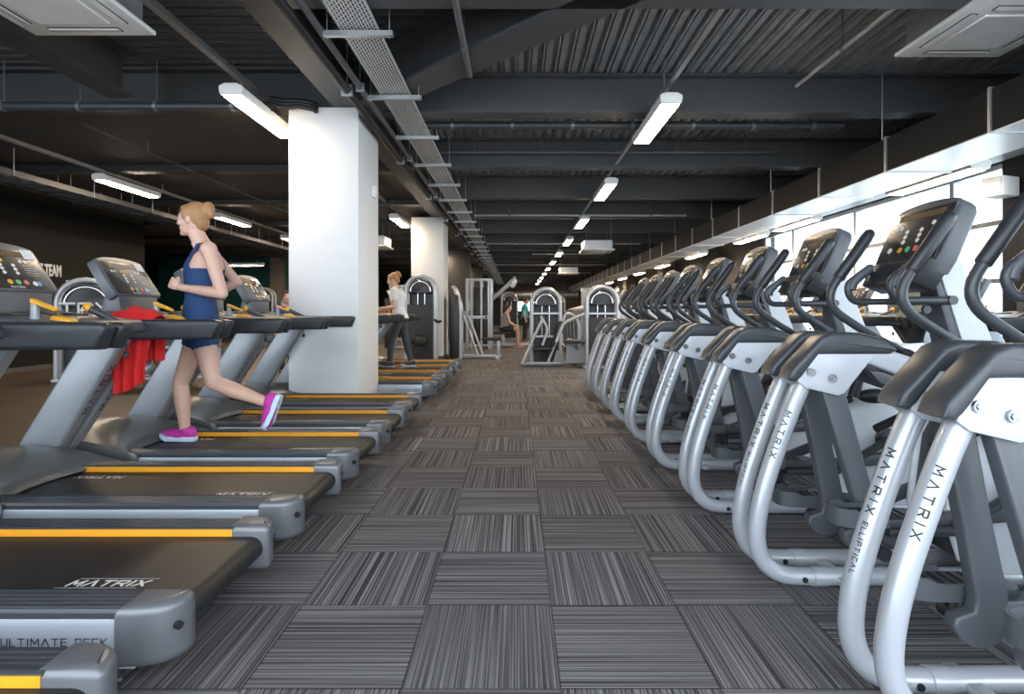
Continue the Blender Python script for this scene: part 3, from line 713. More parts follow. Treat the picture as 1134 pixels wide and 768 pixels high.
tl = ['black treadmill nearest the camera, only its rear deck corner in the frame',
      'second treadmill from the camera, white word clear on its belt corner',
      'third treadmill from the camera, its silver upright widest at the left frame edge',
      'treadmill under the running woman in the navy top',
      'treadmill just behind the running woman, fifth from the camera',
      'treadmill directly in front of the nearer white pillar',
      'first treadmill beyond the nearer white pillar, silver side panel showing',
      'second treadmill beyond the nearer white pillar',
      'treadmill under the walking woman in the white T-shirt',
      'last treadmill of the left row, beside the arched cable machine']
for k in range(10):
    yc = 1.155 + .955*k if k < 6 else 7.66 + .945*(k-6)
    if k == 0: T0.location = (TX, yc, 0); T0['label'] = tl[0]; o = T0
    else: o = dup(T0, TT, (TX, yc, 0), 0, tl[k])
    o['group'] = 'treadmills along the left of the aisle'
for k in range(8):
    yc = 3.35 + .96*k
    dup(T0, TT, (3.25, yc, 0), math.pi, 'treadmill facing the windows behind the ellipticals, %s from the camera' % ORD[k])['group'] = 'treadmills facing the windows'
# ------------------------------------------------------------------ elliptical trainer (rear tubes at x = 0, user faces +x)
def make_elliptical():
    E = thing('elliptical_trainer', '-', 'elliptical')
    HS = .088
    def e(pts, y): return [V((a-1.0, y, b)) for a, b in pts]
    tubepath = smooth([(p.x+1.0, 0, p.z) for p in e([(1.262,.93),(1.20,.80),(1.125,.60),(1.07,.43),(1.04,.29),(1.038,.18),(1.075,.095),(1.15,.050),(1.26,.042),(1.32,.042)], 0)], 7)
    for s in (-1, 1):
        y = s*HS
        tp = [V((p.x-1.0, y, p.z)) for p in tubepath]
        rt = MB().tube(tp, .0365, 20).build('rear_tube', 'tube_silver', E, smooth=50)
        MB().cyl((.27,y,.042),(1.42,y,.042),.0385,18).cyl((.27,y,.042),(.33,y,.042),.0415,18).build('base_tube', 'tube_silver', E, smooth=50)
        MB().cyl((.225, y-.041, .042),(.225, y+.041, .042),.012,10).build('joint_bolt', 'ink_black', rt)
        MB().cyl((.30,y,0),(.30,y,.014),.022,12).cyl((.30,y,.01),(.30,y,.03),.01,8).build('levelling_foot', 'chrome', E)
        # lettering wrapped on the tube, reading downwards
        L = [0]
        for a, b in zip(tp, tp[1:]): L.append(L[-1] + (b-a).length)
        def on_tube(a, b, d):
            i = 0
            while i < len(L)-2 and L[i+1] < a: i += 1
            f = (a-L[i])/(L[i+1]-L[i]); p = tp[i].lerp(tp[i+1], f); t = (tp[i+1]-tp[i]).normalized()
            n0 = V((-1,0,0)); n0 = (n0 - t*n0.dot(t)).normalized(); q = t.cross(n0)  # q points to -y or +y
            if q.y > 0: q = -q
            ang = R(52 if s < 0 else 30) + b/.0365
            return p + (n0*math.cos(ang) + q*math.sin(ang))*(.0365+d)
        w = MB()
        def tube_word(text, h, s0, gap, th):
            pl, wd = word(text, h, gap)
            fine = []
            for p in pl:
                q = []
                for (x0,y0),(x1,y1) in zip(p, p[1:]):
                    for k in range(4): q.append((x0+(x1-x0)*k/4, y0+(y1-y0)*k/4))
                q.append(p[-1]); fine.append(q)
            w.strokes(fine, lambda a, b, d: on_tube(s0+a, b-h/2, d), th, .0012)
            return wd
        wd = tube_word('MATRIX', .021, .20, .95, .0042)
        w.build('lettering', 'ink_black', rt, smooth=0, recalc=False)
        if s > 0: w = MB(); tube_word('ELLIPTICAL', .013, .20+wd+.03, .62, .0028); w.build('lettering', 'ink_black', rt, smooth=0, recalc=False)
        # dark padded cover over the head of the tube
        cpf = [(1.145,.895),(1.163,.94),(1.285,1.072),(1.33,1.092),(1.45,1.092),(1.54,1.07),(1.60,1.03),(1.61,1.015),(1.575,1.0),(1.36,1.0),(1.275,.998),(1.205,.905),(1.18,.884)]
        MB().prism([(a-1.0,b) for a,b in cpf], y-.057, y+.057, .017, 3).build('arm_cover', 'charcoal_plastic', E, smooth=50)
        plf = [(1.188,.885),(1.222,.858),(1.36,.826),(1.385,.836),(1.515,1.0),(1.27,1.003),(1.25,.988),(1.193,.905)]
        for q in (-1, 1):
            pl = MB().prism([(a-1.0,b) for a,b in plf], y+q*.043-.006, y+q*.043+.006, .003, 2).build('side_plate', 'white_shell', E, smooth=30)
            for a, b in ((1.240,.926),(1.332,.900)):
                MB().cyl((a-1, y+q*.049, b), (a-1, y+q*.060, b), .017, 16).cyl((a-1, y+q*.058, b), (a-1, y+q*.064, b), .010, 6).build('bolt', 'bolt_steel', pl)
        # hanging link ending in a hook
        ph = -s
        k0 = .03*ph; arc = [(1.452+k0 + .088*math.cos(R(t_)), .238 + .088*math.sin(R(t_))) for t_ in range(8, -171, -16)]
        lk = [(1.285,.90),(1.388,.90),(1.468+.015*ph,.55),(1.525+.8*k0,.33)] + arc + [(1.375+k0,.245),(1.43+k0,.262),(1.437+k0,.30),(1.375+.015*ph,.55)]
        MB().prism([(a-1,b) for a,b in lk], y-.026, y+.026, .010, 3).build('hanging_link', 'slate_plastic', E, smooth=45)
        # upper arm to the drive housing
        ua = [(1.42,1.02),(1.60,1.012),(1.95,.90),(2.02,.84),(1.95,.80),(1.80,.84),(1.50,.955),(1.42,.965)]
        MB().prism([(a-1,b) for a,b in ua], y-.046, y+.046, .015, 3).build('upper_arm', 'white_shell', E, smooth=45)
        lw = [(1.50,.93),(1.56,.925),(2.0,.76),(2.0,.72),(1.55,.875)]
        MB().prism([(a-1,b) for a,b in lw], y-.03, y+.03, .008, 2).build('lower_arm', 'slate_plastic', E, smooth=45)
        # pedal, its rail and crank link
        zp = .325 + .03*ph; xp = .02*ph; yp = s*.203; ya = s*.155
        oo = []
        for k in range(28):
            a = 2*math.pi*k/28; cx, cy = math.cos(a), math.sin(a)
            oo.append((.46+xp + .19*math.copysign(abs(cx)**.6, cx), yp + .074*math.copysign(abs(cy)**.6, cy)))
        pd = MB().prism(oo, zp-.035, zp, .008, 2, plane='xy').build('pedal', 'charcoal_plastic', E, smooth=40)
        rim = MB(); rows = []
        for k in range(-9, 10):
            a = math.pi + k*math.pi/18*1.0; cx, cy = math.cos(a), math.sin(a)
            X_ = .46+xp + .195*math.copysign(abs(cx)**.6, cx); Y_ = yp + .077*math.copysign(abs(cy)**.6, cy)
            hgt = .035 if abs(k) < 7 else .02
            rows.append([(X_, Y_, zp-.035), (X_, Y_, zp+hgt), (X_+.012*-cx, Y_-.012*cy, zp+hgt), (X_+.012*-cx, Y_-.012*cy, zp-.03)])
        rim.grid(rows).build('pedal_rim', 'slate_plastic', pd, smooth=40)
        gv = MB()
        for k in range(7): gv.box(.34+xp+.035*k, .348+xp+.035*k, yp-.055, yp+.055, zp, zp+.004)
        gv.build('pedal_tread', 'ink_black', pd, smooth=0)
        MB().prism([(.42+xp,zp-.07),(.44+xp,zp-.035),(.62+xp,zp-.035),(1.14,.43-.05*ph),(1.16,.40-.05*ph),(1.12,.36-.05*ph),(.62+xp,zp-.085)], ya-.022, ya+.022, .008, 2).build('pedal_arm', 'slate_plastic', E, smooth=45)
        MB().cyl((.465+.03*ph, y, .195), (.465+.03*ph, yp+s*.03, .195), .030, 16).box(.43+xp,.50+xp, ya-.02,ya+.02, .175, zp-.03, .008,1).build('roller', 'black_plastic', E)
        MB().tube([(.50+xp, ya+s*.045, zp-.075),(.80,ya+s*.045,.28),(1.13,ya+s*.02,.46)], .022, 12).build('drive_link', 'charcoal_plastic', E)
        # drive housing side with its round crank cover
        hs = [(1.62,.30),(1.66,.62),(1.80,.88),(1.98,.99),(2.16,1.0),(2.32,.92),(2.42,.72),(2.46,.45),(2.44,.12),(2.30,.06),(1.80,.06),(1.68,.12)]
        MB().prism([(a-.80,b) for a,b in hs], min(s*.098, s*.128), max(s*.098, s*.128), .015, 3).build('housing_side', 'shell_bright', E, smooth=40)
        MB().cyl((1.13, s*.124, .45), (1.13, s*.139, .45), .062, 24).cyl((1.13, s*.139, .45), (1.13, s*.146, .45), .04, 20).build('crank_cover', 'slate_plastic', E)
        # moving handle
        hy = s*.255
        hp = fillet([(1.99,0,.93),(1.90,0,.985),(1.74,0,1.065),(1.50,0,1.225),(1.735,0,1.56)], .13, 8)
        hp = [V((p.x-1.0, hy*(1 if i > 4 else .9), p.z)) for i, p in enumerate(hp)]
        hp = [hp[0]] + [hp[1]] + [hp[1].lerp(hp[2], .5)] + hp[2:]
        k = next(i for i, p in enumerate(hp) if i > 8 and p.z > 1.27) if any(p.z > 1.27 for p in hp[9:]) else len(hp)-1
        mh = MB().tube(hp, .0205, 14).build('moving_handle', 'charcoal_plastic', E, smooth=50)
        a_, b_ = V((.58, hy, 1.34)), V((.735, hy, 1.56)); dd = (b_-a_).normalized()
        MB().tube([a_, a_+dd*.008, a_+(b_-a_)*.5, b_-dd*.02, b_+dd*.012, b_+dd*.024], [.022,.0275,.0275,.0285,.025,.012], 16).build('grip', 'black_plastic', mh, smooth=50)
        MB().cyl((.99, s*.11, .93), (.99, s*.27, .93), .034, 16).build('handle_pivot', 'slate_plastic', mh)
        MB().tube([(.99, s*.20, .93),(.93,s*.20,.80),(.90,s*.20,.70)], [.03,.028,.03], 12).ell((1.02, s*.20, .705), (.10,.042,.042), 14, 10).tube([(.89,s*.20,.69),(.72,s*.18,.62)],.02,10).build('rocker_arm', 'black_plastic', E)
        # fixed handle with loop grip
        fy = s*.15
        fp = fillet([(1.84,fy,1.228),(1.585,fy,1.226),(1.56,fy,1.31),(1.66,fy,1.375)], .055, 6)
        fp = [V((p.x-1.0, p.y, p.z)) for p in fp]
        fh = MB().tube(fp, .0165, 12).build('fixed_handle', 'charcoal_plastic', E, smooth=50)
        MB().tube(smooth([(.582,fy,1.285),(.60,fy,1.325),(.665,fy,1.378),(.675,fy,1.384)], 4), .022, 12).build('pulse_grip', 'slate_plastic', fh, smooth=50)
    # housing core, front foot
    hc = [(.84,.32),(.88,.62),(1.02,.86),(1.20,.985),(1.36,.99),(1.50,.9),(1.60,.7),(1.64,.45),(1.62,.10),(1.50,.06),(1.02,.06),(.9,.12)]
    MB().prism(hc, -.10, .10, .01, 2).build('drive_housing', 'charcoal_plastic', E, smooth=40)
    MB().box(1.34, 1.42, -.30, .30, .02, .08, .02, 2).build('front_foot', 'tube_silver', E)
    MB().box(.36, .42, -.16, .16, .02, .055, .012, 2).build('rear_cross_bar', 'tube_silver', E)
    # mast
    P = [(.93,-.07,.90),(1.11,-.07,.90),(1.11,.07,.90),(.93,.07,.90),(.80,-.055,1.40),(.92,-.055,1.40),(.92,.055,1.40),(.80,.055,1.40)]
    ms = MB().hexa(P, .015, 2).build('mast', 'slate_plastic', E)
    for s in (-1, 1):
        o = [(.975,.92),(1.115,.92),(.935,1.405),(.825,1.405)]
        def yy(z): return s*(.072 - .015*(z-.9)/.5)
        Q = [V((a, yy(b)-s*.004, b)) for a, b in o] + [V((a, yy(b)+s*.006, b)) for a, b in o]
        sp = MB().hexa(Q, .003, 1).build('mast_panel', 'white_shell', ms, smooth=30)
        axm = V((-.30, 0, .85)).normalized(); um = V((axm.z, 0, -axm.x)) * (-1 if s < 0 else 1)
        w = MB(); c0 = V((.99, yy(1.13)+s*.0068, 1.14))
        flat_word(w, 'MATRIX', .030, c0 - um*.015, axm*(1 if s < 0 else 1), um if s < 0 else um, .0055, .55)
        w.build('lettering', 'ink_black', sp, smooth=0, recalc=False)
    MB().cyl((.82,-.17,1.228),(.82,.17,1.228),.02,14).cyl((.78,-.075,1.19),(.78,-.06,1.19),.018,12).build('handle_bar', 'charcoal_plastic', E)
    # console
    cn = bpy.data.objects.new('console', None); cn.empty_display_size = .1; COL.objects.link(cn); cn.parent = E
    B = V((.725, 0, 1.375)); up = V((.125, 0, .29)).normalized(); n = V((-up.z, 0, up.x)); sy = V((0,-1,0))
    def cp(u, v, k): return B + sy*u + up*v + n*k
    def slab(out, k0, k1, bev=.01):
        bm = bmesh.new(); A = [bm.verts.new(cp(u, v, k0)) for u, v in out]; C = [bm.verts.new(cp(u, v, k1)) for u, v in out]
        bm.faces.new(A); bm.faces.new(C[::-1]); nn = len(out)
        for i in range(nn): bm.faces.new([A[i], C[i], C[(i+1) % nn], A[(i+1) % nn]])
        bmesh.ops.recalc_face_normals(bm, faces=bm.faces)
        if bev: bmesh.ops.bevel(bm, geom=[e_ for e_ in bm.edges if all(v in C for v in e_.verts) or all(v in A for v in e_.verts)], offset=bev, segments=3, profile=.5, affect='EDGES')
        return MB().addbm(bm)
    arch = [(.19,-.02),(.208,.05),(.208,.26),(.19,.29)] + [(.18*math.cos(a), .295+.03*math.sin(a)) for a in [math.pi*k/8 for k in range(1,8)]] + [(-.19,.29),(-.208,.26),(-.208,.05),(-.19,-.02)]
    slab(arch, -.075, .012, .018).build('console_body', 'slate_plastic', cn, smooth=50)
    slab([(.19,.03),(.19,.28),(-.19,.28),(-.19,.03)], .008, .0145, .002).build('face_panel', 'screen_glass', cn)
    slab([(.14,.235),(.14,.265),(-.14,.265),(-.14,.235)], .0145, .0155, 0).build('display', 'display_amber', cn, smooth=0)
    for mn, ps in {'key_white': [(-.13,.20),(-.10,.20),(.10,.20),(.13,.20),(-.05,.175),(-.05,.15),(-.05,.125),(.04,.175),(.04,.15),(.04,.125),(-.12,.09),(.12,.09)], 'yellow_key': [(-.05,.085)], 'key_green': [(0,.085)], 'key_red': [(.05,.085)]}.items():
        q = MB()
        for u, v in ps: q.cyl(cp(u, v, .014), cp(u, v, .0165), .011 if v > .1 else .014, 12)
        q.build('button', mn, cn)
    w = MB()
    for k in range(5): w.strokes([[(-.08+.035*k, 0), (-.06+.035*k, 0)]], lambda a, b, d: cp(a, .305, .0125+d), .012, .001)
    w.build('vent_slot', 'white_plastic', cn, smooth=0, recalc=False)
    # shelf under the screen
    sh = MB().hexa([cp(-.17,-.10,.05),cp(.17,-.10,.05),cp(.17,-.10,-.06),cp(-.17,-.10,-.06),cp(-.20,.02,.03),cp(.20,.02,.03),cp(.20,.02,-.06),cp(-.20,.02,-.06)], .012, 2).build('console_shelf', 'black_plastic', cn)
    MB().hexa([cp(-.10,-.08,.047),cp(.10,-.08,.047),cp(.10,-.08,.052),cp(-.10,-.08,.052),cp(-.10,-.02,.038),cp(.10,-.02,.038),cp(.10,-.02,.044),cp(-.10,-.02,.044)]).build('shelf_label', 'display_amber', sh, smooth=0)
    MB().cyl(cp(-.05,-.055,.045), cp(-.05,-.055,.056), .012, 10).box(0,0,0,0,0,0).build('shelf_key', 'yellow_key', sh)
    return E
E0 = make_elliptical(); ET = tree(E0)
ec = [1.645, 2.50, 3.36, 4.25, 5.11, 5.95, 6.68, 7.42, 8.12]
el = ['silver elliptical trainer nearest the camera, cut by the frame edge, large lettered tubes',
      'second elliptical trainer from the camera, console upright before the bright window']
for k, yc in enumerate(ec):
    lab = el[k] if k < 2 else 'silver elliptical trainer, %s from the camera along the aisle' % ORD[k]
    if k == 0: E0.location = (1.0, yc, 0); E0['label'] = lab; o = E0
    else: o = dup(E0, ET, (1.0, yc, 0), 0, lab)
    o['group'] = 'ellipticals along the right of the aisle'
# ------------------------------------------------------------------ strength machines further back
def stack_tower(name, label, loc, rz=0, w=.62, h=1.95, shroud=True, low=.62, m_='tube_silver'):
    """arched frame round a guarded weight stack; open face towards -y"""
    t = thing(name, label, 'weight machine', loc, rz, 'arched weight machines')
    hw = w/2; r = .045
    for yy, nm in ((-.13, 'arch_frame'), (.13, 'arch_frame')):
        pts = [(-hw, yy, 0), (-hw, yy, h-hw)] + [(-hw*math.cos(a), yy, h-hw + hw*math.sin(a)) for a in [math.pi*k/12 for k in range(1,12)]] + [(hw, yy, h-hw), (hw, yy, 0)]
        MB().tube(pts, r, 12).build(nm, m_, t, smooth=50)
    MB().box(-hw-.06, hw+.06, -.2, .2, 0, .06, .015, 2).build('base', m_, t)
    hd = [(-hw+.06, h-hw)] + [(-(hw-.06)*math.cos(a), h-hw + (hw-.06)*math.sin(a)) for a in [math.pi*k/10 for k in range(11)]][1:-1] + [(hw-.06, h-hw), (hw-.06, h-hw-.06), (-hw+.06, h-hw-.06)]
    MB().prism(hd, -.10, .10, .01, 1).build('head_cover', 'black_plastic', t, smooth=45)
    MB().tube([(-(hw-.10)*math.cos(a), -.11, h-hw-.02 + (hw-.10)*math.sin(a)) for a in [math.pi*k/12 for k in range(13)]], .022, 10).build('head_trim', 'chrome', t, smooth=50)
    if shroud: MB().box(-hw+.03, hw-.03, -.17, -.14, .08, h-hw-.32, .01, 1).build('guard_panel', 'guard_smoke', t)
    MB().box(-hw+.03, hw-.03, .13, .15, .06, h-hw, .01, 1).build('rear_panel', 'black_plastic', t)
    ws = MB()
    for k in range(13): ws.box(-.12, .12, -.09, .09, .10+k*.042, .138+k*.042, .004, 1)
    o = ws.build('weight_plates', 'ink_black', t); o['kind'] = 'stuff'
    for s in (-1, 1): MB().cyl((s*.08, 0, .06), (s*.08, 0, h-hw), .013, 10).build('guide_rod', 'chrome', t)
    MB().cyl((0,-.02,.64), (0,-.02,h-hw), .006, 8).build('cable', 'ink_black', t)
    for z in (.62, 1.12): MB().box(-hw, hw, -.16, -.13, z, z+.045, .006, 1).build('cross_bar', m_, t)
    MB().cyl((0,-.03,h-hw+.03), (0,.03,h-hw+.03), .07, 18).build('pulley', 'black_plastic', t)
    return t
a1 = stack_tower('cable_machine', 'arched cable machine standing in front of the far white pillar', (-2.22, 13.05, 0), 0, .66, 2.0)
MB().tube(smooth([(.33,-.16,1.0),(.42,-.2,.95),(.5,-.22,.97)],4), .03, 8).build('grip_handle', 'black_plastic', a1)
MB().ell((.0,-.30,.52),(.17,.07,.14),14,8).build('back_pad', 'pad_black', a1); MB().box(-.03,.03,-.28,-.14,.44,.52).build('pad_bracket','tube_silver',a1)
a2 = stack_tower('leg_press_machine', 'arched weight machine with slanted silver frame tubes in the middle of the far aisle', (.64, 12.35, 0), 0, .62, 1.68, shroud=False)
for pts in ([(-.52,-.25,.05),(-.30,-.22,.55),(-.06,-.2,1.05)], [(.02,-.28,.03),(.24,-.26,.62),(.42,-.24,1.13)], [(.42,-.24,1.13),(.52,-.24,1.14),(.66,-.24,1.05),(.70,-.24,.9),(.71,-.24,.03)], [(-.40,-.28,.07),(.25,-.30,.07),(1.2,-.26,.07)], [(-.12,-.18,1.08),(.05,-.20,.8),(-.08,-.22,.45)]):
    MB().tube(fillet(pts, .12, 5), .034, 12).build('frame_tube', 'tube_silver', a2, smooth=50)
MB().prism([(.12,.05),(.40,.05),(.31,.36),(.22,.36)], -.32, -.26, .01, 1).build('gusset_plate', 'silver_paint', a2)
MB().box(-.30,.12,-.40,-.08,.34,.42,.03,2).build('seat', 'pad_black', a2); MB().hexa([(.08,-.38,.42),(.16,-.38,.42),(.16,-.1,.42),(.08,-.1,.42),(.28,-.38,.98),(.36,-.38,.98),(.36,-.1,.98),(.28,-.1,.98)],.025,2).build('back_pad','pad_black',a2)
MB().cyl((.60,-.34,.10),(.60,-.20,.10),.075,18).build('wheel','black_plastic',a2); MB().cyl((.52,-.35,.50),(.52,-.18,.50),.11,20).build('cam_wheel','silver_paint',a2); MB().cyl((-.50,-.3,.05),(-.34,-.3,.05),.045,10).build('foot_roller','silver_paint',a2)
a3 = stack_tower('cable_machine', 'tall dark guarded arched tower beside the furthest elliptical', (1.78, 11.75, 0), 0, .64, 1.70)
MB().prism([(-.75,.10),(-.33,.10),(-.33,.52),(-.52,.38),(-.75,.52)], -.1, -.04, .01, 1).build('gusset_plate','silver_paint',a3); MB().tube(fillet([(-.95,-.1,.55),(-.80,-.1,.95),(-.34,-.1,1.15)],.1,5), .035, 10).build('lever_arm','tube_silver',a3)
MB().box(-.78,-.36,-.25,.1,.52,.60,.03,2).build('seat','pad_black',a3)
a4 = stack_tower('cable_machine', 'arched machine against the dark left wall behind the treadmill consoles', (-7.35, 9.6, 0), R(25), .80, 1.72, shroud=False)
MB().tube(fillet([(.30,-.2,1.55),(.48,-.3,1.40),(.50,-.35,1.05)],.1,5), .04, 10).build('lever_arm','cap_grey',a4)
tw = MB(); flat_word(tw, 'TRX', .20, (0,-.155,1.12), (1,0,0), (0,0,1), .035, .3); tw.build('lettering','print_white',a4,smooth=0,recalc=False)
# seated press, side-on
b1 = thing('chest_press_machine', 'side-on press machine with silver L-shaped frame beyond the far white pillar', 'weight machine', (-1.5, 14.1, 0))
MB().box(-.16,.06,-.30,.30,.06,1.60,.03,2).build('guard_panel','black_plastic',b1)
for s in (-1,1): MB().tube(fillet([(.10,s*.2,.0),(.10,s*.2,1.35),(-.04,s*.2,1.75),(-.10,s*.2,1.82)],.2,6), .045, 12).build('upright_tube','tube_silver',b1,smooth=50)
MB().box(-.15,1.12,-.05,.05,.03,.11,.015,2).build('base_beam','tube_silver',b1); MB().box(.98,1.08,-.28,.28,.0,.06,.01,1).build('rear_foot','tube_silver',b1)
MB().box(1.0,1.09,-.05,.05,.10,.46,.012,2).build('seat_post','tube_silver',b1); MB().box(.62,1.12,-.17,.17,.46,.53,.03,2).build('seat','pad_black',b1)
for q in (.18,.30): MB().tube([(q,-.12,1.08),(q+.36,-.12,.10)], .03, 10).build('brace_tube','tube_silver',b1)
MB().box(.10,.78,-.04,.04,1.0,1.08,.012,2).build('press_arm','tube_silver',b1); MB().cyl((.74,-.3,1.05),(.74,.3,1.05),.024,12).build('handle_bar','black_plastic',b1); MB().cyl((.14,-.09,1.12),(.14,.09,1.12),.09,18).build('pivot','silver_paint',b1)
# multi-station with pulldown boom
c1 = thing('multi_station_machine', 'tall multi-station rig with slanted pulldown booms behind the seated man', 'weight machine', (-1.05, 17.8, 0))
for xx in (-.50,-.36,-.05,.18,.26):
    for yy in (-.28,.28): MB().box(xx-.035,xx+.035,yy-.035,yy+.035,0,2.22,.008,1).build('post','tube_silver',c1)
for z in (.10,1.0,2.16): MB().box(-.53,.29,-.31,-.25,z,z+.06,.008,1).build('cross_bar','tube_silver',c1); MB().box(-.53,.29,.25,.31,z,z+.06,.008,1).build('cross_bar','tube_silver',c1)
MB().box(-.30,-.10,-.22,.22,.1,1.95,.02,2).build('guard_panel','black_plastic',c1); MB().box(-.02,.14,-.22,.22,.1,1.95,.02,2).build('guard_panel','charcoal_plastic',c1)
for k,(z0,z1) in enumerate(((1.55,2.28),(1.50,2.12))): MB().tube([(.22,-.1+.2*k,z0),(1.02-.1*k,-.1+.2*k,z1)], .04, 10).build('boom','tube_silver',c1)
for k in range(2): MB().cyl((.98-.05*k,-.12+.2*k,2.14-.1*k),(.98-.05*k,-.04+.2*k,2.14-.1*k),.09,16).build('pulley','white_plastic',c1)
MB().tube([(.97,-.08,2.1),(.97,-.08,1.7)],.008,6).build('cable','ink_black',c1); MB().tube(fillet([(.97,-.55,1.58),(.97,-.45,1.70),(.97,.3,1.70),(.97,.4,1.58)],.08,4),.016,8).build('pull_bar','chrome',c1)
# bench under the seated man
d1 = thing('pulldown_bench', 'low silver bench with black pad under the seated man', 'bench', (-.40, 18.6, 0))
MB().box(-.38,.20,-.18,.18,.44,.52,.03,2).build('seat','pad_black',d1); MB().box(-.06,.0,-.05,.05,.12,.44).build('seat_post','tube_silver',d1); MB().box(-.72,.95,-.05,.05,.05,.13,.015,2).build('base_beam','tube_silver',d1)
for xx in (-.66,.88): MB().box(xx-.04,xx+.04,-.30,.30,0,.06,.01,1).build('foot','tube_silver',d1)
MB().hexa([(-.42,-.17,.52),(-.36,-.17,.52),(-.36,.17,.52),(-.42,.17,.52),(-.56,-.17,.95),(-.49,-.17,.95),(-.49,.17,.95),(-.56,.17,.95)],.02,2).build('back_pad','pad_black',d1)
# rack of pale kettlebells behind the treadmills
k1 = thing('weight_rack', 'low grey rack behind the runner treadmill carrying pale weights', 'rack', (-5.55, 8.6, 0), R(12))
for xx in (-.85,.85):
    for yy in (-.2,.2): MB().box(xx-.03,xx+.03,yy-.03,yy+.03,0,.85,.006,1).build('leg','silver_paint',k1)
for z in (.16,.62): MB().box(-.88,.88,-.23,.23,z,z+.05,.01,1).build('shelf','silver_paint',k1)
kb = thing('kettlebell', '-', 'kettlebell', (0,0,0))
MB().ell((0,0,.10),(.10,.10,.10),18,12).cyl((0,0,.0),(0,0,.02),.06,16).build('bell','silver_paint',kb); MB().tube(fillet([(-.06,0,.16),(-.075,0,.25),(.075,0,.25),(.06,0,.16)],.05,5),.017,10).build('handle','silver_paint',kb,smooth=60)
kt = tree(kb); kx = [-.62,-.36,-.10,.16,.42,.66]
for i in range(6):
    p = k1.location + Matrix.Rotation(R(12),3,'Z') @ V((kx[i], 0, .21)); lab = 'pale kettlebell on the low rack, %s from its left end' % ORD[i]
    if i == 0: kb.location = p; kb['label'] = lab; o = kb
    else: o = dup(kb, kt, p, 0, lab)
    o['group'] = 'kettlebells on the low rack'
db = thing('dumbbell', '-', 'dumbbell', (0,0,0))
for s in (-1,1): MB().cyl((0,s*.07,.075),(0,s*.16,.075),.075,18).build('weight_head','ink_black',db)
MB().cyl((0,-.08,.075),(0,.08,.075),.016,10).build('handle','chrome',db)
dt = tree(db)
for i in range(7):
    p = k1.location + Matrix.Rotation(R(12),3,'Z') @ V((-.72+.24*i, 0, .67)); lab = 'black dumbbell on top of the low rack, %s from its left end' % ORD[i]
    if i == 0: db.location = p; db['label'] = lab; o = db; o.rotation_euler = (0,0,R(12))
    else: o = dup(db, dt, p, R(12), lab)
    o['group'] = 'dumbbells on the low rack'
# more machines deep in the room
TRE = [(a1,tree(a1)),(a3,tree(a3)),(b1,tree(b1)),(c1,tree(c1))]
far = [(0,(-.3,24.0),0,'arched machine standing in the aisle far behind the seated man'),(1,(1.2,22.5),0,'arched machine far behind the slanted frame machine'),(2,(2.6,19.0),1,'press machine deep in the room right of the aisle lights'),
       (3,(3.4,24.5),0,'multi-station rig deep in the room under the far duct end'),(0,(2.2,29.5),0,'small distant arched machine right of the bright far window'),(1,(4.2,19.5),0,'arched machine deep in the room near the right wall'),
       (3,(-4.4,22.0),0,'multi-station rig seen far between the white pillars'),(2,(-3.9,17.5),0,'press machine seen between the nearer and far white pillars'),(0,(-5.0,14.2),0,'arched machine seen just beyond the walking woman'),
       (0,(-9.0,20.0),0,'arched machine in front of the teal wall'),(1,(-7.6,19.0),0,'dark guarded tower in front of the teal wall')]
for i,(k,(xx,yy),flip,lab) in enumerate(far):
    s_, tr = TRE[k]; o = dup(s_, tr, (xx, yy, 0), math.pi*flip, lab); o['group'] = 'machines deep in the room'
# cardio machines with long arched rails past the last elliptical
def arch_trainer():
    t = thing('climber_machine', '-', 'climber')
    MB().box(-.1,1.5,-.3,.3,.02,.20,.03,2).build('base','charcoal_plastic',t)
    for s in (-1,1):
        MB().tube(fillet([(.05,s*.3,.1),(.0,s*.3,1.05),(.12,s*.3,1.22),(1.35,s*.3,1.52)],.16,6),.032,12).build('arched_rail','cap_grey',t,smooth=50)
        MB().hexa([(.2,s*.10-.08,.35),(.6,s*.10-.08,.40),(.6,s*.10+.08,.40),(.2,s*.10+.08,.35),(.2,s*.10-.08,.40),(.6,s*.10-.08,.45),(.6,s*.10+.08,.45),(.2,s*.10+.08,.40)],.01,1).build('step','black_plastic',t)
    MB().hexa([(1.1,-.14,.15),(1.45,-.14,.15),(1.45,.14,.15),(1.1,.14,.15),(1.15,-.1,1.35),(1.3,-.1,1.35),(1.3,.1,1.35),(1.15,.1,1.35)],.02,2).build('mast','white_shell',t)
    MB().hexa([(1.1,-.24,1.35),(1.16,-.24,1.33),(1.16,.24,1.33),(1.1,.24,1.35),(1.24,-.22,1.72),(1.30,-.22,1.70),(1.30,.22,1.70),(1.24,.22,1.72)],.015,2).build('console','slate_plastic',t)
    return t
ar = arch_trainer(); art = tree(ar)
for i in range(5):
    lab = 'dark climber machine with long arched rails past the ellipticals, %s from the camera' % ORD[i]; p = (1.45, 13.2+.95*i, 0)
    if i == 0: ar.location = p; ar['label'] = lab; o = ar
    else: o = dup(ar, art, p, 0, lab)
    o['group'] = 'climber machines past the ellipticals'
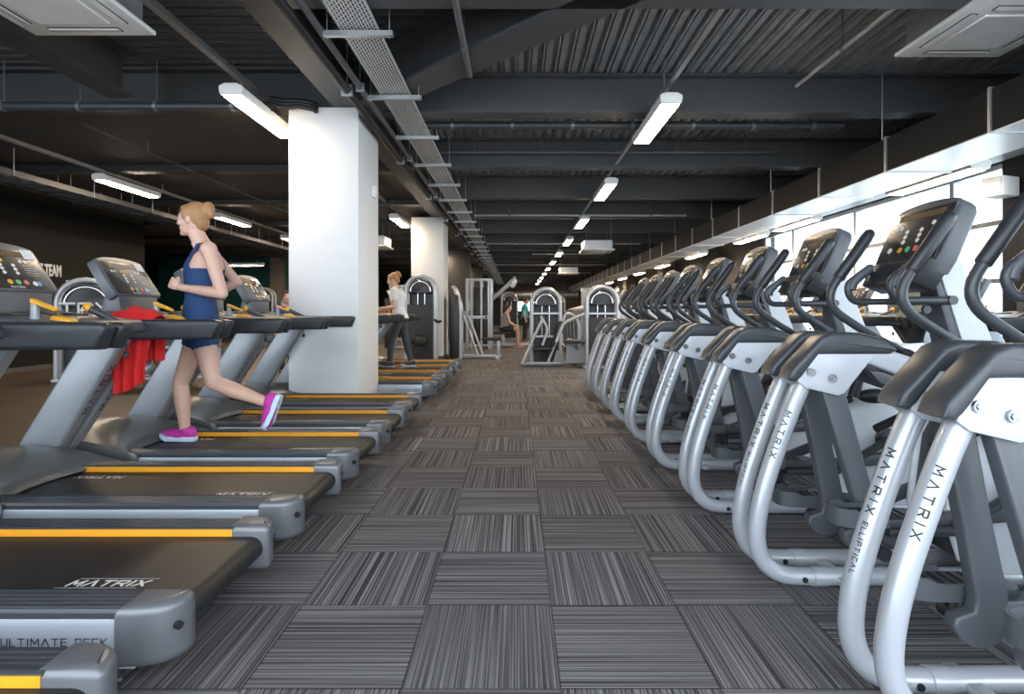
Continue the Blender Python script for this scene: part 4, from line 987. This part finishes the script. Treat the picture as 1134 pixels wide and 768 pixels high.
# ------------------------------------------------------------------ people
def remeshed(mb, voxel, sm=3):
    me = mb.mesh('tmp'); o = bpy.data.objects.new('tmp', me); COL.objects.link(o)
    md = o.modifiers.new('r', 'REMESH'); md.mode = 'VOXEL'; md.voxel_size = voxel
    s_ = o.modifiers.new('s', 'SMOOTH'); s_.factor = .5; s_.iterations = sm
    bpy.context.view_layer.update()
    r = bpy.data.meshes.new_from_object(o.evaluated_get(bpy.context.evaluated_depsgraph_get()))
    bpy.data.objects.remove(o); bpy.data.meshes.remove(me)
    r.polygons.foreach_set('use_smooth', [True]*len(r.polygons)); return r
def link(name, me, m, parent):
    me.name = name; me.materials.clear(); me.materials.append(MATS[m])
    o = bpy.data.objects.new(name, me); COL.objects.link(o); o.parent = parent; return o
def person(label, J, fwd, clothes, hair='hair_blond', bun=True, voxel=.007, shoe=('shoe_magenta','shoe_sole'), female=True, look=None, group=None, cap=None, toes=None, curl=1.0, eyes=True, hands=None):
    """J: joints in world space (pelvis, neck, head, and for L and R: shoulder elbow wrist hand hip knee ankle)"""
    base = V((J['pelvis'].x, J['pelvis'].y, min(J['ankleL'].z, J['ankleR'].z) - .08))
    T = thing('person', label, 'person', base)
    J = {k: v - base for k, v in J.items()}
    up = V((0,0,1)); fwd = V(fwd).normalized(); left = up.cross(fwd).normalized()
    mb = MB(); segs = []
    def limb(reg, a, b, ra, rb, mid=None):
        a, b = V(a), V(b); n = 6; ps = []; rs = []
        for i in range(n+1):
            t = i/n; ps.append(a.lerp(b, t)); r_ = ra + (rb-ra)*t
            if mid: r_ += mid*math.sin(math.pi*min(1, t*1.35))
            rs.append(r_)
        mb.tube(ps, rs, 14); mb.ell(a, (ra,)*3, 14, 10); mb.ell(b, (rb,)*3, 14, 10); segs.append((reg, a, b, (ra+rb)/2))
    # torso as rings along the spine
    P, N = J['pelvis'], J['neck']; sp = (N-P); Ls = sp.length; ax = sp.normalized()
    shl = (J['shoulderL']-J['shoulderR']).normalized(); hpl = (J['hipL']-J['hipR']).normalized()
    if female: rings = [(-.20,.085,.075),(-.14,.155,.115),(-.02,.165,.118),(.14,.148,.105),(.34,.122,.088),(.55,.138,.105),(.72,.150,.118),(.86,.155,.095),(.95,.105,.068),(1.04,.052,.05)]
    else: rings = [(-.20,.085,.08),(-.14,.150,.12),(-.02,.165,.125),(.14,.162,.12),(.34,.158,.112),(.55,.172,.122),(.72,.185,.128),(.86,.185,.105),(.95,.12,.078),(1.04,.06,.058)]
    rows = []
    for t, hw, hd in rings:
        l = hpl.lerp(shl, min(1, max(0, t))).normalized(); l = (l - ax*l.dot(ax)).normalized(); f = l.cross(ax)
        c = P + ax*(t*Ls) + f*(.012*math.sin(t*6))
        rows.append([c + l*(hw*math.cos(2*math.pi*k/20)) + f*(hd*math.sin(2*math.pi*k/20)*(1.08 if math.sin(2*math.pi*k/20) > 0 and .5 < t < .8 else 1)) for k in range(20)])
    m_ = MB().grid(rows, close=True); m_.f += [tuple(range(20))[::-1], tuple((len(rows)-1)*20+k for k in range(20))]; mb.add(m_.v, m_.f)
    for a, b in ((-.1,.2),(.2,.5),(.5,.85)): segs.append(('torso', P+ax*a*Ls, P+ax*b*Ls, .12))
    k_ = 1.0 if female else 1.15
    limb('neck', N - ax*.03, J['head'] - up*.06, .060*k_, .053*k_)
    for s in 'LR':
        sg = 1 if s == 'L' else -1
        limb('uarm', J['shoulder'+s], J['elbow'+s], .050*k_, .038*k_); limb('farm', J['elbow'+s], J['wrist'+s], .038*k_, .025*k_, .004)
        mb.ell(J['shoulder'+s], (.056*k_,)*3, 14, 10)
        mb.tube([N - ax*.05, J['shoulder'+s]], [.05*k_, .048*k_], 12)
        limb('thigh', J['hip'+s], J['knee'+s], .086*k_, .054*k_); limb('shin', J['knee'+s], J['ankle'+s], .052*k_, .036*k_, .008)
        # hand: palm, four bent fingers, thumb
        d = (J['hand'+s]-J['wrist'+s]).normalized(); W = J['wrist'+s]
        nn = hands[s] if hands else (left*(-sg)); nn = (nn - d*nn.dot(d)).normalized(); sd = d.cross(nn)
        thumb = 1 if sd.z > 0 else -1
        if abs(sd.z) < .3: thumb = 1 if sd.dot(fwd) > 0 else -1
        mb.ell(W + d*.048, (.05, .038, .017), 14, 10, (d, sd, nn)); segs.append(('hand', W, W + d*.12, .035))
        for q, (o_, ln) in enumerate(((-.030,.060),(-.010,.074),(.010,.078),(.029,.070))):
            o_ *= thumb; p = W + d*.082 + sd*o_; dd = d.copy(); pts = [p - d*.03]; 
            pts.append(p)
            for fr, an in ((.45,30*curl),(.30,48*curl),(.25,40*curl)):
                dd = (Quaternion(d.cross(nn), -R(an)) @ dd) if (Quaternion(d.cross(nn), -R(30)) @ d).dot(nn) > 0 else (Quaternion(d.cross(nn), R(an)) @ dd)
                p = p + dd*(ln*fr); pts.append(p)
            mb.tube(pts, [.010,.0098,.009,.0082,.007], 9); mb.ell(pts[-1], (.007,)*3, 8, 6)
        b0 = W + d*.030 + sd*(thumb*.026); t1 = b0 + (d*.7 + sd*thumb*.55 + nn*.35).normalized()*.036; t2 = t1 + (d*.85 + sd*thumb*.1 + nn*.5).normalized()*.028
        mb.tube([b0 - sd*thumb*.012, b0, t1, t2], [.013,.012,.010,.0078], 9); mb.ell(t2, (.0078,)*3, 8, 6)
    # head
    lk = V(look).normalized() if look else fwd; hl = up.cross(lk).normalized(); hu = lk.cross(hl).normalized()
    hu = lk.cross(up.cross(lk)).normalized(); h = J['head']; A = (lk, hl, hu)
    def hp(a, b, c): return h + lk*a + hl*b + hu*c
    mb.ell(h, (.097,.075,.112), 20, 14, A); mb.ell(hp(.030,0,-.062), (.062,.055,.056), 16, 10, A); mb.ell(hp(.068,0,-.098), (.025,.026,.020), 12, 8, A)
    mb.tube([hp(.086,0,.012), hp(.106,0,-.022), hp(.098,0,-.036)], [.010,.014,.010], 10); mb.ell(hp(.109,0,-.026), (.012,.013,.011), 10, 8, A)
    mb.ell(hp(.080,0,.022), (.016,.052,.010), 12, 8, A)
    for b in (-1, 1): mb.ell(hp(-.005, b*.076, -.008), (.020,.010,.032), 10, 8, A); mb.ell(hp(.062, b*.042, -.028), (.028,.024,.022), 10, 8, A)
    segs.append(('head', h - hu*.06, h + hu*.06, .09))
    body = remeshed(mb, voxel); bo = link('body', body, 'skin', T)
    # facial features, hair
    if eyes:
        for b in (-1, 1):
            e_ = MB().ell(hp(.079, b*.032, .000), (.011,.013,.009), 10, 8, A).build('eye', 'print_white', bo); MB().ell(hp(.088, b*.032, .0), (.004,.006,.006), 8, 6, A)
            MB().ell(hp(.0885, b*.033, .0), (.0035,.006,.006), 8, 6, A).build('iris', 'ink_black', bo)
            MB().tube([hp(.093, b*.014, .022), hp(.090, b*.034, .027), hp(.078, b*.052, .022)], [.003,.004,.0025], 6).build('eyebrow', hair, bo)
        MB().tube([hp(.080, -.024, -.062), hp(.093, -.008, -.058), hp(.094, 0, -.060), hp(.093, .008, -.058), hp(.080, .024, -.062)], [.003,.006,.006,.006,.003], 8).build('lips', 'lip', bo)
    hm = MB().ell(hp(-.022, 0, .026), (.092,.083,.104), 20, 14, A).ell(hp(-.060,0,-.025), (.050,.062,.062), 14, 10, A).ell(hp(.034,0,.075), (.050,.060,.034), 14, 8, A)
    for b in (-1, 1): hm.ell(hp(.012, b*.070, .030), (.036,.016,.05), 10, 8, A)
    if bun: hm.ell(hp(-.108,0,.072), (.044,.048,.058), 14, 10, A).ell(hp(-.135,.012,.045), (.026,.03,.045), 10, 8, A).tube([hp(-.06,0,.08), hp(-.10,0,.09)], [.04,.03], 10)
    if cap:
        cm = MB().ell(hp(-.01,0,.045), (.106,.09,.085), 18, 12, A).hexa([hp(.06,-.07,.035),hp(.06,.07,.035),hp(.175,.05,.02),hp(.175,-.05,.02),hp(.06,-.07,.045),hp(.06,.07,.045),hp(.175,.05,.028),hp(.175,-.05,.028)], .003, 1)
        cm.build('cap', cap, T, smooth=50)
    if hair: link('hair', remeshed(hm, .009, 2), hair, T)
    # clothes: the body's own surface, grown outwards
    n = len(body.vertices); co = np.empty(n*3); body.vertices.foreach_get('co', co); co = co.reshape(-1,3)
    nr = np.empty(n*3); body.vertices.foreach_get('normal', nr); nr = nr.reshape(-1,3)
    D = []; Tt = []
    for reg, a, b, r_ in segs:
        a, b = np.array(a), np.array(b); ab = b-a; t = np.clip(((co-a) @ ab)/max(1e-9, ab @ ab), 0, 1)
        D.append(np.linalg.norm(co - (a + t[:,None]*ab), axis=1) - r_); Tt.append(t)
    D = np.array(D); Tt = np.array(Tt); k = D.argmin(0); regs = np.array([s_[0] for s_ in segs])[k]; tt = Tt[k, np.arange(n)]
    h_ = (co - np.array(P)) @ np.array(ax) / Ls
    for name, mname, pred, off in clothes:
        ok = pred(regs, tt, h_, co); fs = [p.vertices[:] for p in body.polygons if all(ok[i] for i in p.vertices)]
        used = sorted({i for f in fs for i in f}); ix = {v: q for q, v in enumerate(used)}
        me = bpy.data.meshes.new(name); me.from_pydata([tuple(co[i] + nr[i]*off) for i in used], [], [[ix[i] for i in f] for f in fs]); me.update()
        me.polygons.foreach_set('use_smooth', [True]*len(me.polygons))
        o = link(name, me, mname, T); md = o.modifiers.new('cloth', 'SOLIDIFY'); md.thickness = .006; md.offset = -1
    # shoes
    for s in 'LR':
        a = J['ankle'+s]; sh = (J['knee'+s] - a).normalized()
        td = V(toes[s]).normalized() if toes else fwd; su = (sh - td*sh.dot(td)).normalized() if abs(sh.dot(td)) < .95 else up; sl = td.cross(su)
        B = a - su*.075
        q = MB().ell(B + td*.05 + su*.045, (.135,.042,.042), 18, 10, (td, sl, su)).ell(B - td*.035 + su*.055, (.052,.037,.055), 14, 10, (td, sl, su)).ell(B + td*.12 + su*.03, (.062,.042,.028), 14, 10, (td, sl, su)).tube([B + su*.06 - td*.01, a + su*.02], [.043,.042], 14)
        so = link('shoe', remeshed(q, .008, 2), shoe[0], T)
        rows = []
        out = [(-.085,.0),(-.075,.028),(-.03,.036),(.05,.036),(.12,.044),(.165,.034),(.185,.0)]
        out = out + [(x_, -y_) for x_, y_ in out[-2:0:-1]]
        def ring(hh, gr): return [B + td*(x_ + (.004*gr if x_ > 0 else -.004*gr)) + sl*(y_*(1+.06*gr)) + su*(hh + (.018 if x_ > .16 else 0)) for x_, y_ in out]
        ml = MB().grid([ring(.0,0), ring(.012,1), ring(.028,1), ring(.034,0)], close=True); nn_ = len(out)
        ml.f += [tuple(range(nn_))[::-1], tuple(3*nn_+i for i in range(nn_))]
        ml.build('sole', shoe[1], so, smooth=50)
    if group: T['group'] = group
    return T
def px(x, y, Y): return at(x, y, Y)
# the running woman, mid-stride on the fourth treadmill
Y0 = 4.02
J = dict(pelvis=px(223,360,Y0), neck=px(227,271,Y0), head=px(214,243,Y0),
  shoulderL=px(231,276,Y0-.16), elbowL=px(246,325,Y0-.21), wristL=px(200,318,Y0-.15), handL=px(184,310,Y0-.12),
  shoulderR=px(229,275,Y0+.16), elbowR=px(262,312,Y0+.24), wristR=px(226,330,Y0+.20), handR=px(212,326,Y0+.17),
  hipL=px(224,368,Y0-.085), kneeL=px(236,423,Y0-.09), ankleL=px(297,446,Y0-.10),
  hipR=px(221,366,Y0+.085), kneeR=px(200,424,Y0+.09), ankleR=px(205,476,Y0+.10))
J['ankleR'].z = .232 + .075
isin = np.isin
person('running woman with blond bun, navy vest top and magenta running shoes', J, (-1,0,0), [
  ('vest_top', 'cloth_navy', lambda r,t,h,c: (isin(r,['torso']) & (h < .70 + .22*np.clip(-(c[:,0]+.0)/.10, 0, 1)) & (h > .0)) | (isin(r,['torso','neck','uarm']) & (h > .5) & (h < 1.0) & (abs(abs(c[:,1])-.088) < .024)), .012),
  ('shorts', 'cloth_navy', lambda r,t,h,c: (isin(r,['torso']) & (h < .06)) | (isin(r,['thigh']) & (t < .30)), .009),
  ('strap', 'pink_strap', lambda r,t,h,c: isin(r,['torso','neck']) & (h > .70) & (h < 1.02) & (abs(abs(c[:,1])-.046) < .009), .007)],
  toes={'L': (-.35,0,-.95), 'R': (-1,0,.03)}, voxel=.0062)
# the walking woman in white
Y1 = 9.55
def walker(X, Y, z0, h, f, lean=0.0, hold=.0, arms='rail', seat=None):
    """joints of a standing or walking adult facing +f"""
    f = V(f).normalized(); l = V((0,0,1)).cross(f); k = h/1.72
    def P(a, b, c): return V((X, Y, z0)) + f*(a*k) + l*(b*k) + V((0,0,c*k))
    J = dict(pelvis=P(0,0,.93), neck=P(.03+lean,0,1.45), head=P(.07+lean*1.2,0,1.60))
    for s, g in (('L',1),('R',-1)):
        J['shoulder'+s] = P(.02+lean,g*.165,1.395)
        if arms == 'rail': J['elbow'+s] = P(.03+lean,g*.22,1.10); J['wrist'+s] = P(.26+lean,g*.19,1.07); J['hand'+s] = P(.35+lean,g*.17,1.06)
        else: J['elbow'+s] = P(-.02,g*.23,1.12); J['wrist'+s] = P(.05,g*.22,.88); J['hand'+s] = P(.08,g*.21,.78)
        st = g*.18 if arms == 'rail' else g*.03
        J['hip'+s] = P(0,g*.085,.90); J['knee'+s] = P(st*.6+.03,g*.09,.49); J['ankle'+s] = P(st,g*.09,.083)
    return J
TS = lambda r,t,h,c: (isin(r,['torso']) & (h > -.10) & (h < .93)) | (isin(r,['uarm']) & (t < .62))
TR = lambda r,t,h,c: isin(r,['thigh']) | (isin(r,['torso']) & (h < .04)) | (isin(r,['shin']) & (t < .93))
SHT = lambda r,t,h,c: (isin(r,['thigh']) & (t < .72)) | (isin(r,['torso']) & (h < .06))
person('woman with blond bun in a white T-shirt and dark leggings holding the treadmill rail', walker(-1.98, Y1, .232, 1.60, (-1,0,0), .05), (-1,0,0),
  [('t_shirt','cloth_white',TS,.014), ('leggings','cloth_dark',TR,.006)], shoe=('cloth_dark','white_shell'), voxel=.009, look=(-1,.0,-.30))
# seated man in the far part of the room
def seated(X, Y, zs, f):
    f = V(f).normalized(); l = V((0,0,1)).cross(f)
    def P(a, b, c): return V((X, Y, 0)) + f*a + l*b + V((0,0,c))
    J = dict(pelvis=P(0,0,zs+.10), neck=P(.10,0,zs+.62), head=P(.15,0,zs+.79))
    for s, g in (('L',1),('R',-1)):
        J['shoulder'+s] = P(.09,g*.18,zs+.57); J['elbow'+s] = P(.20,g*.22,zs+.30); J['wrist'+s] = P(.38,g*.15,zs+.20); J['hand'+s] = P(.47,g*.13,zs+.19)
        J['hip'+s] = P(.04,g*.09,zs+.09); J['knee'+s] = P(.45,g*.14,zs+.09); J['ankle'+s] = P(.47,g*.14,.083)
    return J
person('man in a grey T-shirt, black shorts and red shoes sitting on the far bench', seated(-.42, 18.6, .52, (1,0,0)), (1,0,0),
  [('t_shirt','cloth_grey',TS,.014), ('shorts','cloth_black',SHT,.014)], hair='hair_dark', bun=False, female=False, shoe=('shoe_red','white_shell'), voxel=.010, curl=.6)
person('person in a teal shirt standing behind the arched machine in the far aisle', walker(.30, 21.6, 0, 1.72, (1,0,0), 0, arms='down'), (1,0,0),
  [('t_shirt','cloth_teal',TS,.014), ('trousers','cloth_black',TR,.010)], hair='hair_dark', bun=False, female=False, shoe=('cloth_black','white_shell'), voxel=.012)
person('person in dark cap, khaki top with green panel, by the windows', walker(4.42, 6.23, .232, 1.68, (1,0,0), .05), (1,0,0),
  [('top','cloth_khaki',TS,.016), ('side_panel','cloth_green',lambda r,t,h,c: isin(r,['torso']) & (h < .90) & (h > .0) & (c[:,0] > .02) & (c[:,1] < .06), .020), ('leggings','cloth_black',TR,.008)], hair='hair_dark', bun=False, shoe=('cloth_black','white_shell'), voxel=.011, cap='cloth_dark')
person('person in a blue top by the machines just left of the nearer white pillar', walker(-4.28, 10.4, 0, 1.56, (.5,-.8,0), .06, arms='down'), (.5,-.8,0),
  [('t_shirt','cloth_blue',TS,.014), ('trousers','cloth_black',TR,.010)], hair='hair_dark', bun=False, shoe=('cloth_black','white_shell'), voxel=.012)
# red towel over the handrail of the fourth treadmill
def towel():
    rows = []; ny = 30; nx = 26; x0 = TX-1.52; yr = 1.155+.955*3-.42; zt = 1.137
    prof = []
    for k in range(15): prof.append((-.060, .66 + (zt-.66-.02)*k/14))
    for k in range(1, 9): a = math.pi*(1 - k/9); prof.append((.058*math.cos(a), zt-.01 + .034*math.sin(a)))
    for k in range(12): prof.append((.060, zt-.02 - .26*k/11))
    for i in range(nx+1):
        u = i/nx; row = []
        for j, (yy, zz) in enumerate(prof):
            hang = max(0, min(1, (zt-.03-zz)/.35)); fold = .022*math.sin(u*21 + .8*math.sin(zz*7)) + .012*math.sin(u*43+zz*9)
            x = x0 + u*.30*(1 - .30*hang) + .05*hang
            low = .10*u*u if j < 15 else 0
            z = zz + (low*max(0, (1.0-zz)/.35) if j < 15 else 0)
            z += (.045*math.sin(u*3.14)+.010*math.sin(u*17)) if 14 < j < 24 else 0
            row.append((x, yr + yy*(1+.1*abs(math.sin(u*5))) + (fold*hang*(-1 if yy < 0 else 1)) - (.012 if yy < 0 else -.012)*hang, z))
        rows.append(row)
    m = MB().grid(rows); o = m.build('towel', 'towel_red', None, smooth=80)
    md = o.modifiers.new('cloth', 'SOLIDIFY'); md.thickness = .008; md.offset = 0
    s_ = o.modifiers.new('sub', 'SUBSURF'); s_.levels = 1; s_.render_levels = 1
    tag(o, 'bright red towel draped over a treadmill handrail beside the runner', 'towel')
towel()
